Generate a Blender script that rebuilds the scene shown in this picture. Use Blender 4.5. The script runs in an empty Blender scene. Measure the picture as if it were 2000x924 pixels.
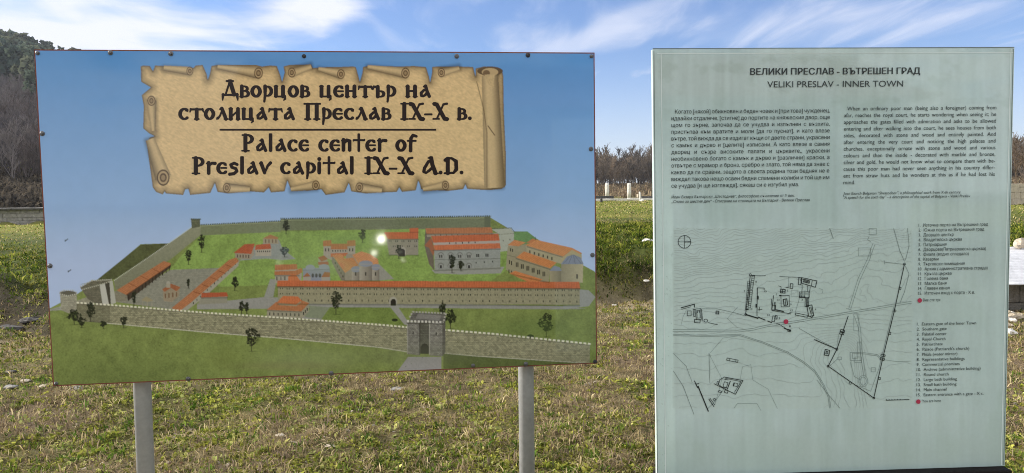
import bpy, math, random, mathutils.geometry
import numpy as np
from mathutils import Matrix, Vector
rng = np.random.default_rng(7); random.seed(7)
R = math.radians
S = bpy.context.scene
COL = S.collection

# ------------------------------------------------------------------ camera
F, CX, CY, EYE = 1400.0, 1000.0, 462.0, 1.6
cd = bpy.data.cameras.new('camera'); cam = bpy.data.objects.new('camera', cd); COL.objects.link(cam)
cd.sensor_width = 36; cd.lens = 36 * F / 2000; cd.clip_end = 6000; cd.clip_start = 0.05
CM = Matrix.Translation((0, 0, EYE)) @ Matrix.Rotation(R(87.0), 4, 'X') @ Matrix.Rotation(R(-0.75), 4, 'Z')
cam.matrix_world = CM
S.camera = cam
CR = np.array(CM.to_3x3()); C0 = np.array([0, 0, EYE])

# ------------------------------------------------------------------ sky and sun
SUN_AZ, SUN_EL = -78.0, 27.0          # azimuth from the view direction, left is negative
w = bpy.data.worlds.new('World'); S.world = w; w.use_nodes = True
def build_world():
    nt = w.node_tree; N = nt.nodes; L = nt.links; N.clear()
    out = N.new('ShaderNodeOutputWorld'); bg = N.new('ShaderNodeBackground')
    sky = N.new('ShaderNodeTexSky'); sky.sky_type = 'NISHITA'; sky.sun_disc = False
    sky.sun_elevation = R(SUN_EL); sky.sun_rotation = R(SUN_AZ)
    sky.air_density = 1.0; sky.dust_density = 0.4; sky.ozone_density = 2.5; sky.altitude = 100
    tc = N.new('ShaderNodeTexCoord')
    sep = N.new('ShaderNodeSeparateXYZ'); L.new(tc.outputs['Generated'], sep.inputs[0])
    def M(op, a, b=None, c=None):
        n = N.new('ShaderNodeMath'); n.operation = op
        for i, v in enumerate((a, b, c)):
            if v is None: continue
            if isinstance(v, (int, float)): n.inputs[i].default_value = v
            else: L.new(v, n.inputs[i])
        return n.outputs[0]
    z = M('MAXIMUM', sep.outputs[2], 0.02)
    px = M('DIVIDE', sep.outputs[0], z); py = M('DIVIDE', sep.outputs[1], z)
    cv = N.new('ShaderNodeCombineXYZ'); L.new(px, cv.inputs[0]); L.new(py, cv.inputs[1])
    def noise(scale, detail, rough, rot=0, sc=(1, 1, 1), dist=0, loc=(0, 0, 0)):
        mp = N.new('ShaderNodeMapping'); mp.inputs['Rotation'].default_value = (0, 0, R(rot)); mp.inputs['Scale'].default_value = sc
        mp.inputs['Location'].default_value = loc
        L.new(cv.outputs[0], mp.inputs[0])
        n = N.new('ShaderNodeTexNoise'); n.inputs['Scale'].default_value = scale; n.inputs['Detail'].default_value = detail
        n.inputs['Roughness'].default_value = rough; n.inputs['Distortion'].default_value = dist
        L.new(mp.outputs[0], n.inputs['Vector']); return n.outputs[0]
    n1 = noise(1.5, 7, 0.5, dist=0.3)
    n2 = noise(1.9, 7, 0.52, rot=-22, sc=(1.6, 0.4, 1), dist=0.6)
    def sstep(v, lo, hi):
        m = N.new('ShaderNodeMapRange'); m.interpolation_type = 'SMOOTHSTEP'
        L.new(v, m.inputs[0]); m.inputs[1].default_value = lo; m.inputs[2].default_value = hi; return m.outputs[0]
    def blob(cx, cy, rx, ry, rot=0):          # 1 inside .. 0 outside, in the cloud layer's plane
        dx = M('SUBTRACT', px, cx); dy = M('SUBTRACT', py, cy); c, s = math.cos(R(rot)), math.sin(R(rot))
        u = M('ADD', M('MULTIPLY', dx, c), M('MULTIPLY', dy, s)); v = M('SUBTRACT', M('MULTIPLY', dy, c), M('MULTIPLY', dx, s))
        r2 = M('ADD', M('POWER', M('MULTIPLY', u, 1 / rx), 2), M('POWER', M('MULTIPLY', v, 1 / ry), 2))
        return M('POWER', 2.718, M('MULTIPLY', r2, -1.0))
    big = M('ADD', blob(-2.55, 4.1, 1.15, 2.2, 0), M('MULTIPLY', blob(-1.02, 3.75, 0.30, 0.55, 14), 0.85))
    m1 = sstep(M('ADD', M('MULTIPLY', big, 0.62), n1), 0.70, 1.12)
    st = M('ADD', M('ADD', blob(0.62, 4.15, 0.14, 0.95, 20), blob(0.36, 4.9, 0.28, 0.7, 30)), M('MULTIPLY', blob(1.95, 4.2, 1.1, 0.9, 0), 0.8))
    m2 = M('MULTIPLY', sstep(M('ADD', M('MULTIPLY', st, 0.5), n2), 0.48, 1.25), 0.50)
    gen = M('MULTIPLY', sstep(n2, 0.45, 0.88), 0.32)
    back = M('MULTIPLY', sstep(M('SUBTRACT', M('MULTIPLY', sep.outputs[2], 0.55), sep.outputs[1]), -0.02, 0.30), sstep(n1, 0.30, 0.52))   # unseen bright cloud overhead and behind, added to fill the shaded boards
    mask = M('MINIMUM', M('ADD', M('ADD', m1, m2), gen), 1.0)
    up = sstep(sep.outputs[2], 0.0, 0.12); mask = M('MULTIPLY', mask, up)
    mask = M('MAXIMUM', mask, M('MULTIPLY', M('SUBTRACT', 1.0, sstep(sep.outputs[2], -0.02, 0.22)), 0.45))   # pale air low down
    mx = N.new('ShaderNodeMix'); mx.data_type = 'RGBA'
    hs = N.new('ShaderNodeHueSaturation'); hs.inputs['Saturation'].default_value = SKY_SAT; hs.inputs['Value'].default_value = SKY_VAL
    tn = N.new('ShaderNodeMix'); tn.data_type = 'RGBA'; tn.blend_type = 'MULTIPLY'; tn.inputs[0].default_value = 1; tn.inputs[7].default_value = (0.92, 0.98, 1.22, 1)
    L.new(sky.outputs[0], tn.inputs[6]); L.new(tn.outputs[2], hs.inputs['Color'])
    L.new(mask, mx.inputs[0]); L.new(hs.outputs[0], mx.inputs[6]); mx.inputs[7].default_value = CLOUD
    mb_ = N.new('ShaderNodeMix'); mb_.data_type = 'RGBA'; L.new(back, mb_.inputs[0]); L.new(mx.outputs[2], mb_.inputs[6]); mb_.inputs[7].default_value = FILL_CLOUD
    L.new(mb_.outputs[2], bg.inputs['Color']); bg.inputs['Strength'].default_value = 0.10
    L.new(bg.outputs[0], out.inputs['Surface'])
SKY_SAT, SKY_VAL, CLOUD, FILL_CLOUD = 1.05, 0.86, (5.7, 5.9, 6.7, 1), (8.6, 8.5, 8.4, 1)
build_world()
sl = bpy.data.lights.new('sun', 'SUN'); so = bpy.data.objects.new('sun', sl); COL.objects.link(so)
sl.energy = 4.3; sl.angle = R(0.53); sl.color = (1.0, 0.93, 0.82)
sun_dir = Vector((math.sin(R(SUN_AZ)) * math.cos(R(SUN_EL)), math.cos(R(SUN_AZ)) * math.cos(R(SUN_EL)), math.sin(R(SUN_EL))))
so.rotation_euler = (-sun_dir).to_track_quat('-Z', 'Y').to_euler()
S.view_settings.view_transform = 'Standard'; S.view_settings.look = 'None'
S.view_settings.exposure = 0.72; S.view_settings.gamma = 1.0
S.render.engine = 'CYCLES'
S.cycles.use_denoising = True; S.cycles.denoising_prefilter = 'NONE'
S.cycles.filter_width = 1.0; S.cycles.max_bounces = 6; S.cycles.sample_clamp_indirect = 12

# ------------------------------------------------------------------ helpers
def ray(px, py):                                   # direction through a pixel of the photograph
    px = np.asarray(px, float); py = np.asarray(py, float)
    d = np.stack([(px - CX) / F, -(py - CY) / F, -np.ones_like(px)], -1)
    return d @ CR.T
def project(P):
    q = (np.asarray(P) - C0) @ CR
    return CX + F * q[..., 0] / -q[..., 2], CY - F * q[..., 1] / -q[..., 2]
def lin(c):
    c = np.asarray(c, float) / 255.0
    return np.where(c <= 0.04045, c / 12.92, ((c + 0.055) / 1.055) ** 2.4)
def mesh_np(name, V, Fq, mat=None, parent=None, col=None, smooth=False):
    V = np.asarray(V, np.float32); Fq = np.asarray(Fq, np.int32)
    me = bpy.data.meshes.new(name); k = Fq.shape[1]
    me.vertices.add(len(V)); me.vertices.foreach_set('co', V.ravel())
    me.loops.add(Fq.size); me.loops.foreach_set('vertex_index', Fq.ravel())
    me.polygons.add(len(Fq)); me.polygons.foreach_set('loop_start', np.arange(0, Fq.size, k, dtype=np.int32))
    me.polygons.foreach_set('loop_total', np.full(len(Fq), k, np.int32))
    me.polygons.foreach_set('use_smooth', np.full(len(Fq), bool(smooth)))
    if col is not None:
        a = me.color_attributes.new('print', 'FLOAT_COLOR', 'POINT')
        c = np.ones((len(V), 4), np.float32); c[:, :3] = col; a.data.foreach_set('color', c.ravel())
    me.update(calc_edges=True); me.validate()
    o = bpy.data.objects.new(name, me); COL.objects.link(o)
    if mat: me.materials.append(mat)
    if parent: o.parent = parent
    return o
class MB:                                          # collects polygons of any size for one mesh
    def __init__(s): s.v = []; s.f = []
    def add(s, V, Fs):
        b = len(s.v); s.v += [tuple(p) for p in V]; s.f += [tuple(b + i for i in f) for f in Fs]
    def box(s, a, b):
        x0, y0, z0 = a; x1, y1, z1 = b
        s.add([(x0,y0,z0),(x1,y0,z0),(x1,y1,z0),(x0,y1,z0),(x0,y0,z1),(x1,y0,z1),(x1,y1,z1),(x0,y1,z1)],
              [(3,2,1,0),(4,5,6,7),(0,1,5,4),(1,2,6,5),(2,3,7,6),(3,0,4,7)])
    def lathe(s, prof, c=(0,0,0), n=24, axis='Z', wob=None):
        V = []
        for k, (r, z) in enumerate(prof):
            for i in range(n):
                a = 2 * math.pi * i / n; rr = r * (1 if wob is None else wob(i, k))
                p = (rr * math.cos(a), rr * math.sin(a), z) if axis == 'Z' else (rr * math.cos(a), -z, rr * math.sin(a))
                V.append((p[0] + c[0], p[1] + c[1], p[2] + c[2]))
        Fs = [(k*n+i, k*n+(i+1)%n, (k+1)*n+(i+1)%n, (k+1)*n+i) for k in range(len(prof)-1) for i in range(n)]
        Fs += [tuple(range(n-1, -1, -1)), tuple(range((len(prof)-1)*n, len(prof)*n))]
        s.add(V, Fs)
    def build(s, name, mat=None, parent=None, smooth=False, bevel=0):
        me = bpy.data.meshes.new(name); me.from_pydata(s.v, [], s.f); me.update()
        if smooth: me.polygons.foreach_set('use_smooth', [True] * len(me.polygons))
        o = bpy.data.objects.new(name, me); COL.objects.link(o)
        if mat: me.materials.append(mat)
        if parent: o.parent = parent
        if bevel:
            m = o.modifiers.new('bevel', 'BEVEL'); m.width = bevel; m.segments = 2; m.limit_method = 'ANGLE'
        return o
def tag(o, label=None, cat=None, group=None, kind=None):
    for k, v in (('label', label), ('category', cat), ('group', group), ('kind', kind)):
        if v: o[k] = v
    return o
def empty(name, loc, rz=0, **k):
    o = bpy.data.objects.new(name, None); COL.objects.link(o); o.location = loc; o.rotation_euler = (0, 0, rz)
    o.empty_display_size = 0.2; tag(o, **k); return o
def mat(name, base=(0.5,0.5,0.5), rough=0.6, spec=0.5, metal=0, attr=None, noise=None, bump=None, coat=0, mul=1.0):
    m = bpy.data.materials.new(name); m.use_nodes = True; nt = m.node_tree; N = nt.nodes; L = nt.links
    b = N['Principled BSDF']; b.inputs['Roughness'].default_value = rough; b.inputs['Metallic'].default_value = metal
    b.inputs['Specular IOR Level'].default_value = spec; b.inputs['Base Color'].default_value = (*base, 1)
    if coat: b.inputs['Coat Weight'].default_value = coat; b.inputs['Coat Roughness'].default_value = 0.03
    tc = N.new('ShaderNodeTexCoord'); src = None
    if attr:
        a = N.new('ShaderNodeAttribute'); a.attribute_name = attr; src = a.outputs['Color']
    if noise:                                       # list of (scale, lo, hi): multiplies the colour
        for (sc, lo, hi) in noise:
            n = N.new('ShaderNodeTexNoise'); n.inputs['Scale'].default_value = sc; n.inputs['Detail'].default_value = 6
            n.inputs['Roughness'].default_value = 0.65; L.new(tc.outputs['Object'], n.inputs['Vector'])
            r = N.new('ShaderNodeMapRange'); L.new(n.outputs[0], r.inputs[0])
            r.inputs[1].default_value = 0.3; r.inputs[2].default_value = 0.7; r.inputs[3].default_value = lo; r.inputs[4].default_value = hi
            x = N.new('ShaderNodeMix'); x.data_type = 'RGBA'; x.blend_type = 'MULTIPLY'; x.inputs[0].default_value = 1
            if src: L.new(src, x.inputs[6])
            else: x.inputs[6].default_value = (*base, 1)
            L.new(r.outputs[0], x.inputs[7]); src = x.outputs[2]
    if src: L.new(src, b.inputs['Base Color'])
    if bump:
        sc, st, di = bump
        n = N.new('ShaderNodeTexNoise'); n.inputs['Scale'].default_value = sc; n.inputs['Detail'].default_value = 5
        L.new(tc.outputs['Object'], n.inputs['Vector'])
        bp = N.new('ShaderNodeBump'); bp.inputs['Strength'].default_value = st; bp.inputs['Distance'].default_value = di
        L.new(n.outputs[0], bp.inputs['Height']); L.new(bp.outputs[0], b.inputs['Normal'])
    return m
def leafmat(name, attr='print', trans=0.35):
    m = bpy.data.materials.new(name); m.use_nodes = True; nt = m.node_tree; N = nt.nodes; L = nt.links
    N.remove(N['Principled BSDF']); out = N['Material Output']
    a = N.new('ShaderNodeAttribute'); a.attribute_name = attr
    d = N.new('ShaderNodeBsdfDiffuse'); t = N.new('ShaderNodeBsdfTranslucent'); x = N.new('ShaderNodeMixShader')
    x.inputs[0].default_value = trans
    L.new(a.outputs[0], d.inputs[0]); L.new(a.outputs[0], t.inputs[0]); L.new(d.outputs[0], x.inputs[1]); L.new(t.outputs[0], x.inputs[2])
    L.new(x.outputs[0], out.inputs[0]); return m
_T = rng.random((16, 256, 256)).astype(np.float32)
def vnoise(x, y, k=0):                              # smooth value noise, period 256
    x = np.asarray(x, float); y = np.asarray(y, float)
    xi = np.floor(x).astype(int); yi = np.floor(y).astype(int); fx = x - xi; fy = y - yi
    fx = fx*fx*(3-2*fx); fy = fy*fy*(3-2*fy); T = _T[k % 16]
    g = lambda a, b: T[(yi+b) & 255, (xi+a) & 255]
    return (g(0,0)*(1-fx)+g(1,0)*fx)*(1-fy) + (g(0,1)*(1-fx)+g(1,1)*fx)*fy
def fbm(x, y, oct=4, k=0, gain=0.5):
    s = 0; a = 1; t = 0; f = 1
    for i in range(oct):
        s = s + a * vnoise(x*f + 17.3*i, y*f + 9.1*i, k+i); t += a; a *= gain; f *= 2.03
    return s / t
def sm(x, a, b):
    t = np.clip((x-a)/(b-a), 0, 1); return t*t*(3-2*t)

# ------------------------------------------------------------------ terrain
def foot_line(x): return np.interp(x, [-30, -9.5, -5.3, -4.4, 0, 2, 5, 9, 30], [11, 11, 8.6, 9.3, 10.4, 10.9, 10, 9.2, 9])   # where the bank meets the lower ground
def height(x, y):
    x = np.asarray(x, float); y = np.asarray(y, float)
    D = np.hypot(x, y); th = np.arctan2(x, y)
    foot = foot_line(x) + 0.7*(fbm(x*0.45, y*0.3, 3, 3)-0.5)
    s = y - foot
    side = np.interp(x/np.maximum(y, 1), [-0.6, -0.1], [0.74, 1.0])
    prof = np.interp(s, [-3, 0, 0.12, 0.50, 1.2, 3.2, 5.5, 24, 90], [0, 0.03, 0.14, 0.50, 0.64, 0.90, 0.95, 1.0, 1.24])
    z = prof*side + 0.09*(fbm(x*0.7, y*0.7, 3, 5)-0.5) + (0.10*(fbm(x*2.2, y*2.2, 3, 7)-0.5) + 0.045*(fbm(x*6, y*6, 2, 10)-0.5))*sm(40-D, 0, 30)
    z = z + 0.75*(fbm(x*1.3, y*1.6, 4, 9)-0.5)*np.exp(-((s-1.1)/1.0)**2)
    t = np.where(y > 1, x/np.maximum(y, 1), np.where(x < 0, -3, 3))
    z = z + np.maximum(1.16-z, 0)*sm(y, 32.3, 32.7)*sm(-t, 0.45, 0.55)
    e = np.interp(t, [-3, -1.2, -0.714, -0.6, -0.5, -0.3, 0.0, 0.12, 0.7, 3], [0.10, 0.240, 0.212, 0.173, 0.145, 0.095, 0.045, 0.021, 0.02, 0.015])
    Rr = np.interp(t, [-1.2, -0.714, 0.12, 0.7], [360, 350, 190, 170])
    D0 = np.interp(t, [-0.7, -0.3, 0.1], [52, 70, 98])
    u = np.clip((D-D0)/(Rr-D0), 0, 1)
    front = sm(np.cos(th), -0.3, 0.2)
    zr = e*np.minimum(D, Rr)*np.abs(np.cos(th)) * (u**0.55) * front
    zr = zr + (fbm(x*0.02, y*0.02, 3, 2)-0.5)*7*u*np.clip(e*6, 0, 1)
    return z + zr
nr = 380; radii = 0.6 * (2600/0.6) ** (np.arange(nr)/(nr-1))
angs = np.concatenate([np.linspace(-52, 52, 760, endpoint=False), np.linspace(52, 308, 170, endpoint=False)])
A, Q = np.meshgrid(np.radians(angs), radii)
GX, GY = Q*np.sin(A), Q*np.cos(A); GZ = height(GX, GY)
def soil_shade(x, y):                                # bare soil of the bank: patches, and all of the left cut, where shade is painted in too
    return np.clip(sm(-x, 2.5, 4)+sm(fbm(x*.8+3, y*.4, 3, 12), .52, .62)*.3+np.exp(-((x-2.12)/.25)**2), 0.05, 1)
def ground_colour(x, y):
    D = np.hypot(x, y)
    foot = foot_line(x)
    dry = fbm(x*0.55, y*0.55, 4, 1); moss = fbm(x*0.8+40, y*0.8, 4, 4)
    c = lin((108, 98, 70))*np.ones(x.shape+(1,))
    mixc = lambda c, col, m: c*(1-m[..., None]) + lin(col)*m[..., None]
    c = mixc(c, (96, 92, 56), sm(moss, 0.46, 0.62)); c = mixc(c, (118, 102, 84), sm(dry, 0.5, 0.66)*0.8)
    s = y-foot
    c = mixc(c, (150, 138, 118), np.exp(-((s+0.7)/0.7)**2)*0.75)
    c = mixc(c, (72, 84, 34), sm(s, 0.0, .8)*0.9)
    c = mixc(c, (44, 38, 29), np.exp(-((s-0.35)/np.where(x < -3, .75, .45))**2)*0.9*soil_shade(x, y))  # bare soil; its dark colour also stands for shade on the left cut
    c = mixc(c, (140, 134, 66), sm(s, 6, 12)*0.55*sm(fbm(x*0.25, y*0.12, 3, 6), 0.35, 0.6))
    c = mixc(c, (124, 130, 50), sm(D, 20, 40)*0.6)
    c = mixc(c, (112, 98, 78), sm(D, 96, 108)); c = mixc(c, (70, 62, 54), sm(D, 130, 180))
    terr = sm(-x/np.maximum(y, 1), 0.42, 0.5)*sm(y, 32, 32.6)*(1-sm(y, 41, 44)); c = mixc(c, (124, 119, 106), terr)
    far_left = sm(-x/np.maximum(y, 1), 0.2, 0.4)*sm(y, 41, 44)
    c = mixc(c, (66, 60, 54), far_left)
    return c
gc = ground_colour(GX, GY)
na = len(angs); I = np.arange(nr-1)[:, None]*na + np.arange(na)[None]; J = np.arange(nr-1)[:, None]*na + (np.arange(na)[None]+1) % na
fq = np.stack([I, J, J+na, I+na], -1).reshape(-1, 4)[:, ::-1]
gm = mat('turf soil', attr='print', rough=0.95, spec=0.1, noise=[(1.3, 0.75, 1.2), (14, 0.7, 1.25)], bump=(40, 0.6, 0.03))
V = np.stack([GX, GY, GZ], -1).reshape(-1, 3); cc = gc.reshape(-1, 3)
hub = len(V); V = np.vstack([V, [[0, 0, float(height(0., 0.))]]]); cc = np.vstack([cc, cc[:1]])
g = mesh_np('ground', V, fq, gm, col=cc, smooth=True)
tag(g, kind='structure')

# ------------------------------------------------------------------ painting tools for the printed board (a rectified drawing in print units)
X0, Y0, X1, Y1, SS = 60, 90, 1175, 765, 2
HH, WW = (Y1-Y0)*SS, (X1-X0)*SS
CAN = np.zeros((HH, WW, 3), np.float32)
yy, xx = np.mgrid[0:HH, 0:WW]; PX = X0 + (xx+0.5)/SS; PY = Y0 + (yy+0.5)/SS
NF = fbm(PX*0.45, PY*0.45, 3, 0).astype(np.float32); NM = fbm(PX*0.06, PY*0.06, 4, 3).astype(np.float32)
NH = rng.random((HH, WW)).astype(np.float32)
def box_of(pts, pad=1):
    p = np.array(pts, float)
    x0 = max(int((p[:,0].min()-X0)*SS)-pad, 0); x1 = min(int((p[:,0].max()-X0)*SS)+pad+1, WW)
    y0 = max(int((p[:,1].min()-Y0)*SS)-pad, 0); y1 = min(int((p[:,1].max()-Y0)*SS)+pad+1, HH)
    return slice(y0, y1), slice(x0, x1)
def inside(pts, gx, gy):
    r = np.zeros(gx.shape, bool); n = len(pts)
    for i in range(n):
        (xa, ya), (xb, yb) = pts[i], pts[(i+1) % n]
        if ya == yb: continue
        r ^= ((ya > gy) != (yb > gy)) & (gx < (xb-xa)*(gy-ya)/(yb-ya) + xa)
    return r
def stone(sl, amt=0.35):
    gx, gy = PX[sl], PY[sl]
    row = np.floor(gy/2.6); f = (gy/2.6) % 1; cxx = (gx/4.4 + row*0.5) % 1
    idx = _T[3, row.astype(int) % 256, np.floor(gx/4.4 + row*0.5).astype(int) % 256]
    v = 1 + amt*(idx-0.5)*1.3; v = np.where((f < 0.22) | (cxx < 0.14), v*(1-amt), v)
    return v * (0.85 + 0.3*NF[sl])
def poly(pts, c, tex=None, amt=0.3, c2=None, a=1.0, axis=1):
    sl = box_of(pts); m = inside(pts, PX[sl], PY[sl])
    if not m.any(): return
    col = lin(c)*np.ones(m.shape+(1,))
    if c2 is not None:
        p = np.array(pts); k = np.clip(((PX, PY)[axis][sl]-p[:,axis].min())/max(np.ptp(p[:,axis]), 1e-6), 0, 1)[..., None]
        col = lin(c)*(1-k) + lin(c2)*k
    if tex == 'stone': col = col*stone(sl, amt)[..., None]
    elif tex == 'noise': col = col*(1+amt*2*(NF[sl]-0.5))[..., None]
    elif tex == 'grass': col = col*(1+amt*(1.0*(NM[sl]-0.5)+1.2*(NF[sl]-0.5)+0.7*(NH[sl]-0.5)))[..., None]
    elif tex == 'tile': col = col*(1+amt*(np.sin(PX[sl]*2*math.pi/3.2)*0.5+(NF[sl]-0.5)*1.4))[..., None]
    elif tex == 'tiled': col = col*(1+amt*(np.sin((PX[sl]*0.6+PY[sl]*0.8)*2*math.pi/3.4)*0.45+(NF[sl]-0.5)*1.6))[..., None]
    v = CAN[sl]; v[m] = v[m]*(1-a) + col[m]*a
def line(pts, wd, c, a=1.0, dash=None):
    for (p, q) in zip(pts[:-1], pts[1:]):
        sl = box_of([(min(p[0],q[0])-wd, min(p[1],q[1])-wd), (max(p[0],q[0])+wd, max(p[1],q[1])+wd)])
        gx, gy = PX[sl], PY[sl]; dx, dy = q[0]-p[0], q[1]-p[1]; L2 = dx*dx+dy*dy+1e-9; ln = math.sqrt(L2)
        t = ((gx-p[0])*dx+(gy-p[1])*dy)/L2; tc = np.clip(t, 0, 1)
        m = np.hypot(gx-p[0]-tc*dx, gy-p[1]-tc*dy) < wd/2
        if dash: m &= ((t*ln) % dash[0]) < dash[1]
        v = CAN[sl]; v[m] = v[m]*(1-a)+lin(c)*a
def ell(cx, cy, rx, ry, c, a=1.0, soft=0.0, n=24):
    sl = box_of([(cx-rx-1, cy-ry-1), (cx+rx+1, cy+ry+1)]); d = np.hypot((PX[sl]-cx)/rx, (PY[sl]-cy)/ry)
    k = ((1-sm(d, 1-soft, 1.0001)) if soft else (d < 1))*a
    CAN[sl] = CAN[sl]*(1-k[..., None]) + lin(c)*k[..., None]
def ptree(x, yb, h, wd, c=(30, 36, 22), trunk=True, n=None):
    r = random.Random(int(x*31+yb))
    if trunk:
        line([(x, yb), (x+r.uniform(-1, 1), yb-h*0.6)], 1.5, (48, 42, 34))
        for s in (-1, 1): line([(x, yb-h*0.25), (x+s*wd*0.3, yb-h*0.6)], 1.0, (48, 42, 34))
    n = n or int(26+wd*h*0.11)
    for i in range(n):
        a = r.uniform(0, 6.283); q = math.sqrt(r.random())
        ex = x+math.cos(a)*q*wd*0.5*(0.75+0.25*math.sin(a*3+x)); ey = yb-h*0.62+math.sin(a)*q*h*0.38
        k = r.uniform(0.65, 1.5); ell(ex, ey, r.uniform(0.8, 2.2), r.uniform(0.8, 1.9), tuple(min(255, v*k) for v in c), 0.85)
    ell(x+2, yb, wd*0.4, 1.6, (40, 48, 26), 0.4, 0.6)
def wins(p, q, n, wd=1.2, h=3.0, c=(22, 20, 18), pair=0):
    wd *= 1.25; h *= 1.12
    for i in range(n):
        t = i/max(n-1, 1); x = p[0]+(q[0]-p[0])*t; y = p[1]+(q[1]-p[1])*t
        for d in ((-pair, pair) if pair else (0,)): poly([(x+d-wd/2, y-h/2), (x+d+wd/2, y-h/2), (x+d+wd/2, y+h/2), (x+d-wd/2, y+h/2)], c, a=0.9)
RED = (178, 98, 66); RED2 = (160, 82, 56)
def paint_palace():
    # sky of the print
    k = np.clip((PY-100)/420.0, 0, 1)[..., None]; kk = np.clip((PX-100)/900, 0, 1)[..., None]
    CAN[:] = lin((82, 143, 202))*(1-k)+lin((162, 190, 224))*k
    k2 = np.clip((PY-390)/130.0, 0, 1)[..., None]; CAN[:] = CAN*(1-0.6*k2)+lin((186, 200, 230))*0.6*k2
    CAN[:] *= (1+0.05*(NM-0.5))[..., None]
    for (bx, by) in ((130, 469), (136, 529)): line([(bx-2.5, by+2), (bx+2.5, by-2)], 1.6, (40, 46, 60)); line([(bx-3, by), (bx+1, by)], 1.0, (40, 46, 60))
    G = (122, 136, 74)
    poly([(90,606),(150,575),(190,548),(275,477),(335,475),(380,440),(958,425),(1003,452),(1030,452),(1048,466),(1135,516),(1161,530),(1180,560),(1180,770),(90,770)], G, 'grass', 0.5)
    poly([(90,606),(120,598),(160,596),(160,604),(97,607)], (150,152,140), 'noise')
    poly([(155,556),(188,548),(275,478),(335,475),(300,497),(225,545)], (82,88,54), 'grass', 0.6)
    poly([(1003,453),(1030,452),(1048,466),(1040,480),(1003,488)], (104,140,86), 'grass', .3)
    # courts and lawns
    poly([(393,458),(545,452),(958,445),(985,480),(1000,520),(960,548),(545,556),(430,560),(330,527)], (132,158,82), 'grass', 0.5)
    poly([(228,590),(333,527),(440,523),(470,505),(465,520),(350,606)], (140,140,124), 'stone', 0.16)
    poly([(468,509),(500,480),(545,468),(552,486),(578,506),(552,508),(520,505)], (142,148,140), 'noise', .15)
    poly([(516,580),(528,545),(540,546),(534,580)], (146,148,138), 'noise', .15)
    poly([(385,593),(520,580),(770,592),(1105,598),(1145,603),(1100,604),(640,600),(600,625),(605,602),(385,604)], (146,146,138), 'noise', .15)
    poly([(604,606),(646,598),(626,626),(590,622)], (146,146,138), 'noise', .15)
    poly([(1130,565),(1150,567),(1163,580),(1150,598),(1100,604),(1100,597),(1132,596)], (150,152,146), 'noise', .12)
    poly([(545,592),(640,600),(770,600),(795,635),(640,624),(600,620)], (96,122,50), 'grass', .4, a=.4)
    poly([(760,597),(776,597),(802,636),(790,634)], (150,150,142), 'noise', .12)
    poly([(690,520),(735,510),(770,545),(740,548)], (146,146,134), 'noise', .12)
    # walls of the far side
    poly([(223,549),(300,497),(350,462),(378,442),(394,440),(393,458),(333,507),(300,524),(245,562),(226,566)], (140,142,118), 'noise', .18, c2=(120,122,98))
    line([(223,548),(300,496),(350,461),(378,441)], 1.6, (196,198,182), dash=(3.2,2.0))
    poly([(392,440),(548,432),(548,453),(392,460)], (118,126,96), 'noise', .2); line([(392,439),(548,431.5)], 2.6, (70,80,60), dash=(3.6,2.2)); line([(392,441.5),(548,434)], 1, (150,158,120))
    poly([(548,428),(958,423),(958,446),(548,450)], (112,120,92), 'noise', .22); line([(548,427),(958,422)], 2.8, (62,72,54), dash=(3.6,2.2)); line([(548,430.5),(958,425.5)], 1, (150,158,120))
    poly([(946,424),(958,422),(958,446),(946,447)], (96,104,80))
    poly([(373,428),(391,428),(391,443),(375,446)], (98,102,82), 'stone', .3); line([(373,428),(391,428)], 3, (74,78,62), dash=(3.6,2.4))
    # white hall behind, big palace
    poly([(960,448),(998,446),(1004,455),(1003,488),(976,492),(975,457)], (166,170,154), 'noise', .12); line([(962,447),(998,445),(1005,453)], 2, (90,94,80), dash=(3,1.8)); line([(975,458),(1003,456)], 1.4, (100,104,90), dash=(3,1.6)); wins((983,470),(996,468),2)
    poly([(831,446),(846,472),(848,528),(838,516),(829,480)], (108,100,86), 'noise', .2)
    poly([(831,446),(960,444),(963,456),(833,457)], RED, 'tile', .3); poly([(833,457),(973,455),(974,460),(834,463)], (150,140,120)); wins((850,459.5),(960,457.5),11,1.2,2)
    poly([(842,461),(973,457),(976,470),(846,474)], (192,82,46), 'tile', .3)
    poly([(846,474),(976,470),(976,476),(848,480)], (172,160,148)); wins((878,475),(928,473.5),5,1.6,3)
    poly([(846,479),(976,475),(978,485),(850,489)], (200,92,56), 'tile', .3)
    poly([(829,480),(842,464),(846,480),(850,490),(846,500),(838,484)], RED2)
    poly([(848,489),(977,485),(977,523),(849,528)], (146,150,142), 'noise', .18); line([(849,507.5),(977,505)], 1.2, (110,112,104))
    for x in (861, 880, 898, 916):
        ell(x, 498.5, 6, 6, (116,118,110)); ell(x, 499.5, 4.6, 4.8, (156,158,150)); poly([(x-6,499),(x+6,499),(x+6,504),(x-6,504)], (150,152,144)); wins((x-2,500.5),(x+2,500.5),2,2,5)
        ell(x, 519, 6, 6, (116,118,110)); ell(x, 520, 4.6, 4.6, (150,152,146)); wins((x,521),(x,521),1,3.2,5)
    wins((933,499),(951,498.5),2,2,5,pair=1.8); wins((930,513),(962,511),3,1.4,3)
    poly([(843,527),(985,521),(978,534),(900,536),(850,534)], (150,152,142), 'noise', .1)
    poly([(750,453.6),(800,453.6),(800,446),(817,445),(817,466.6),(757,467)], (192,84,48), 'tile', .28); line([(800,454),(817,453.6)], 1, (130,60,40))
    poly([(755,467),(817,466.6),(817,498),(760,498)], (142,138,120), 'noise', .15); wins((762,471),(812,471),5,1.2,2.6,pair=1.6); wins((770,481),(812,481),4,1.2,2.6,pair=1.6)
    poly([(777,486),(781,482),(789,482),(793,486),(793,500),(777,500)], (160,156,140)); poly([(780,489),(783,486),(788,486),(791,489),(791,501),(780,501)], (44,40,36))
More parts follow.
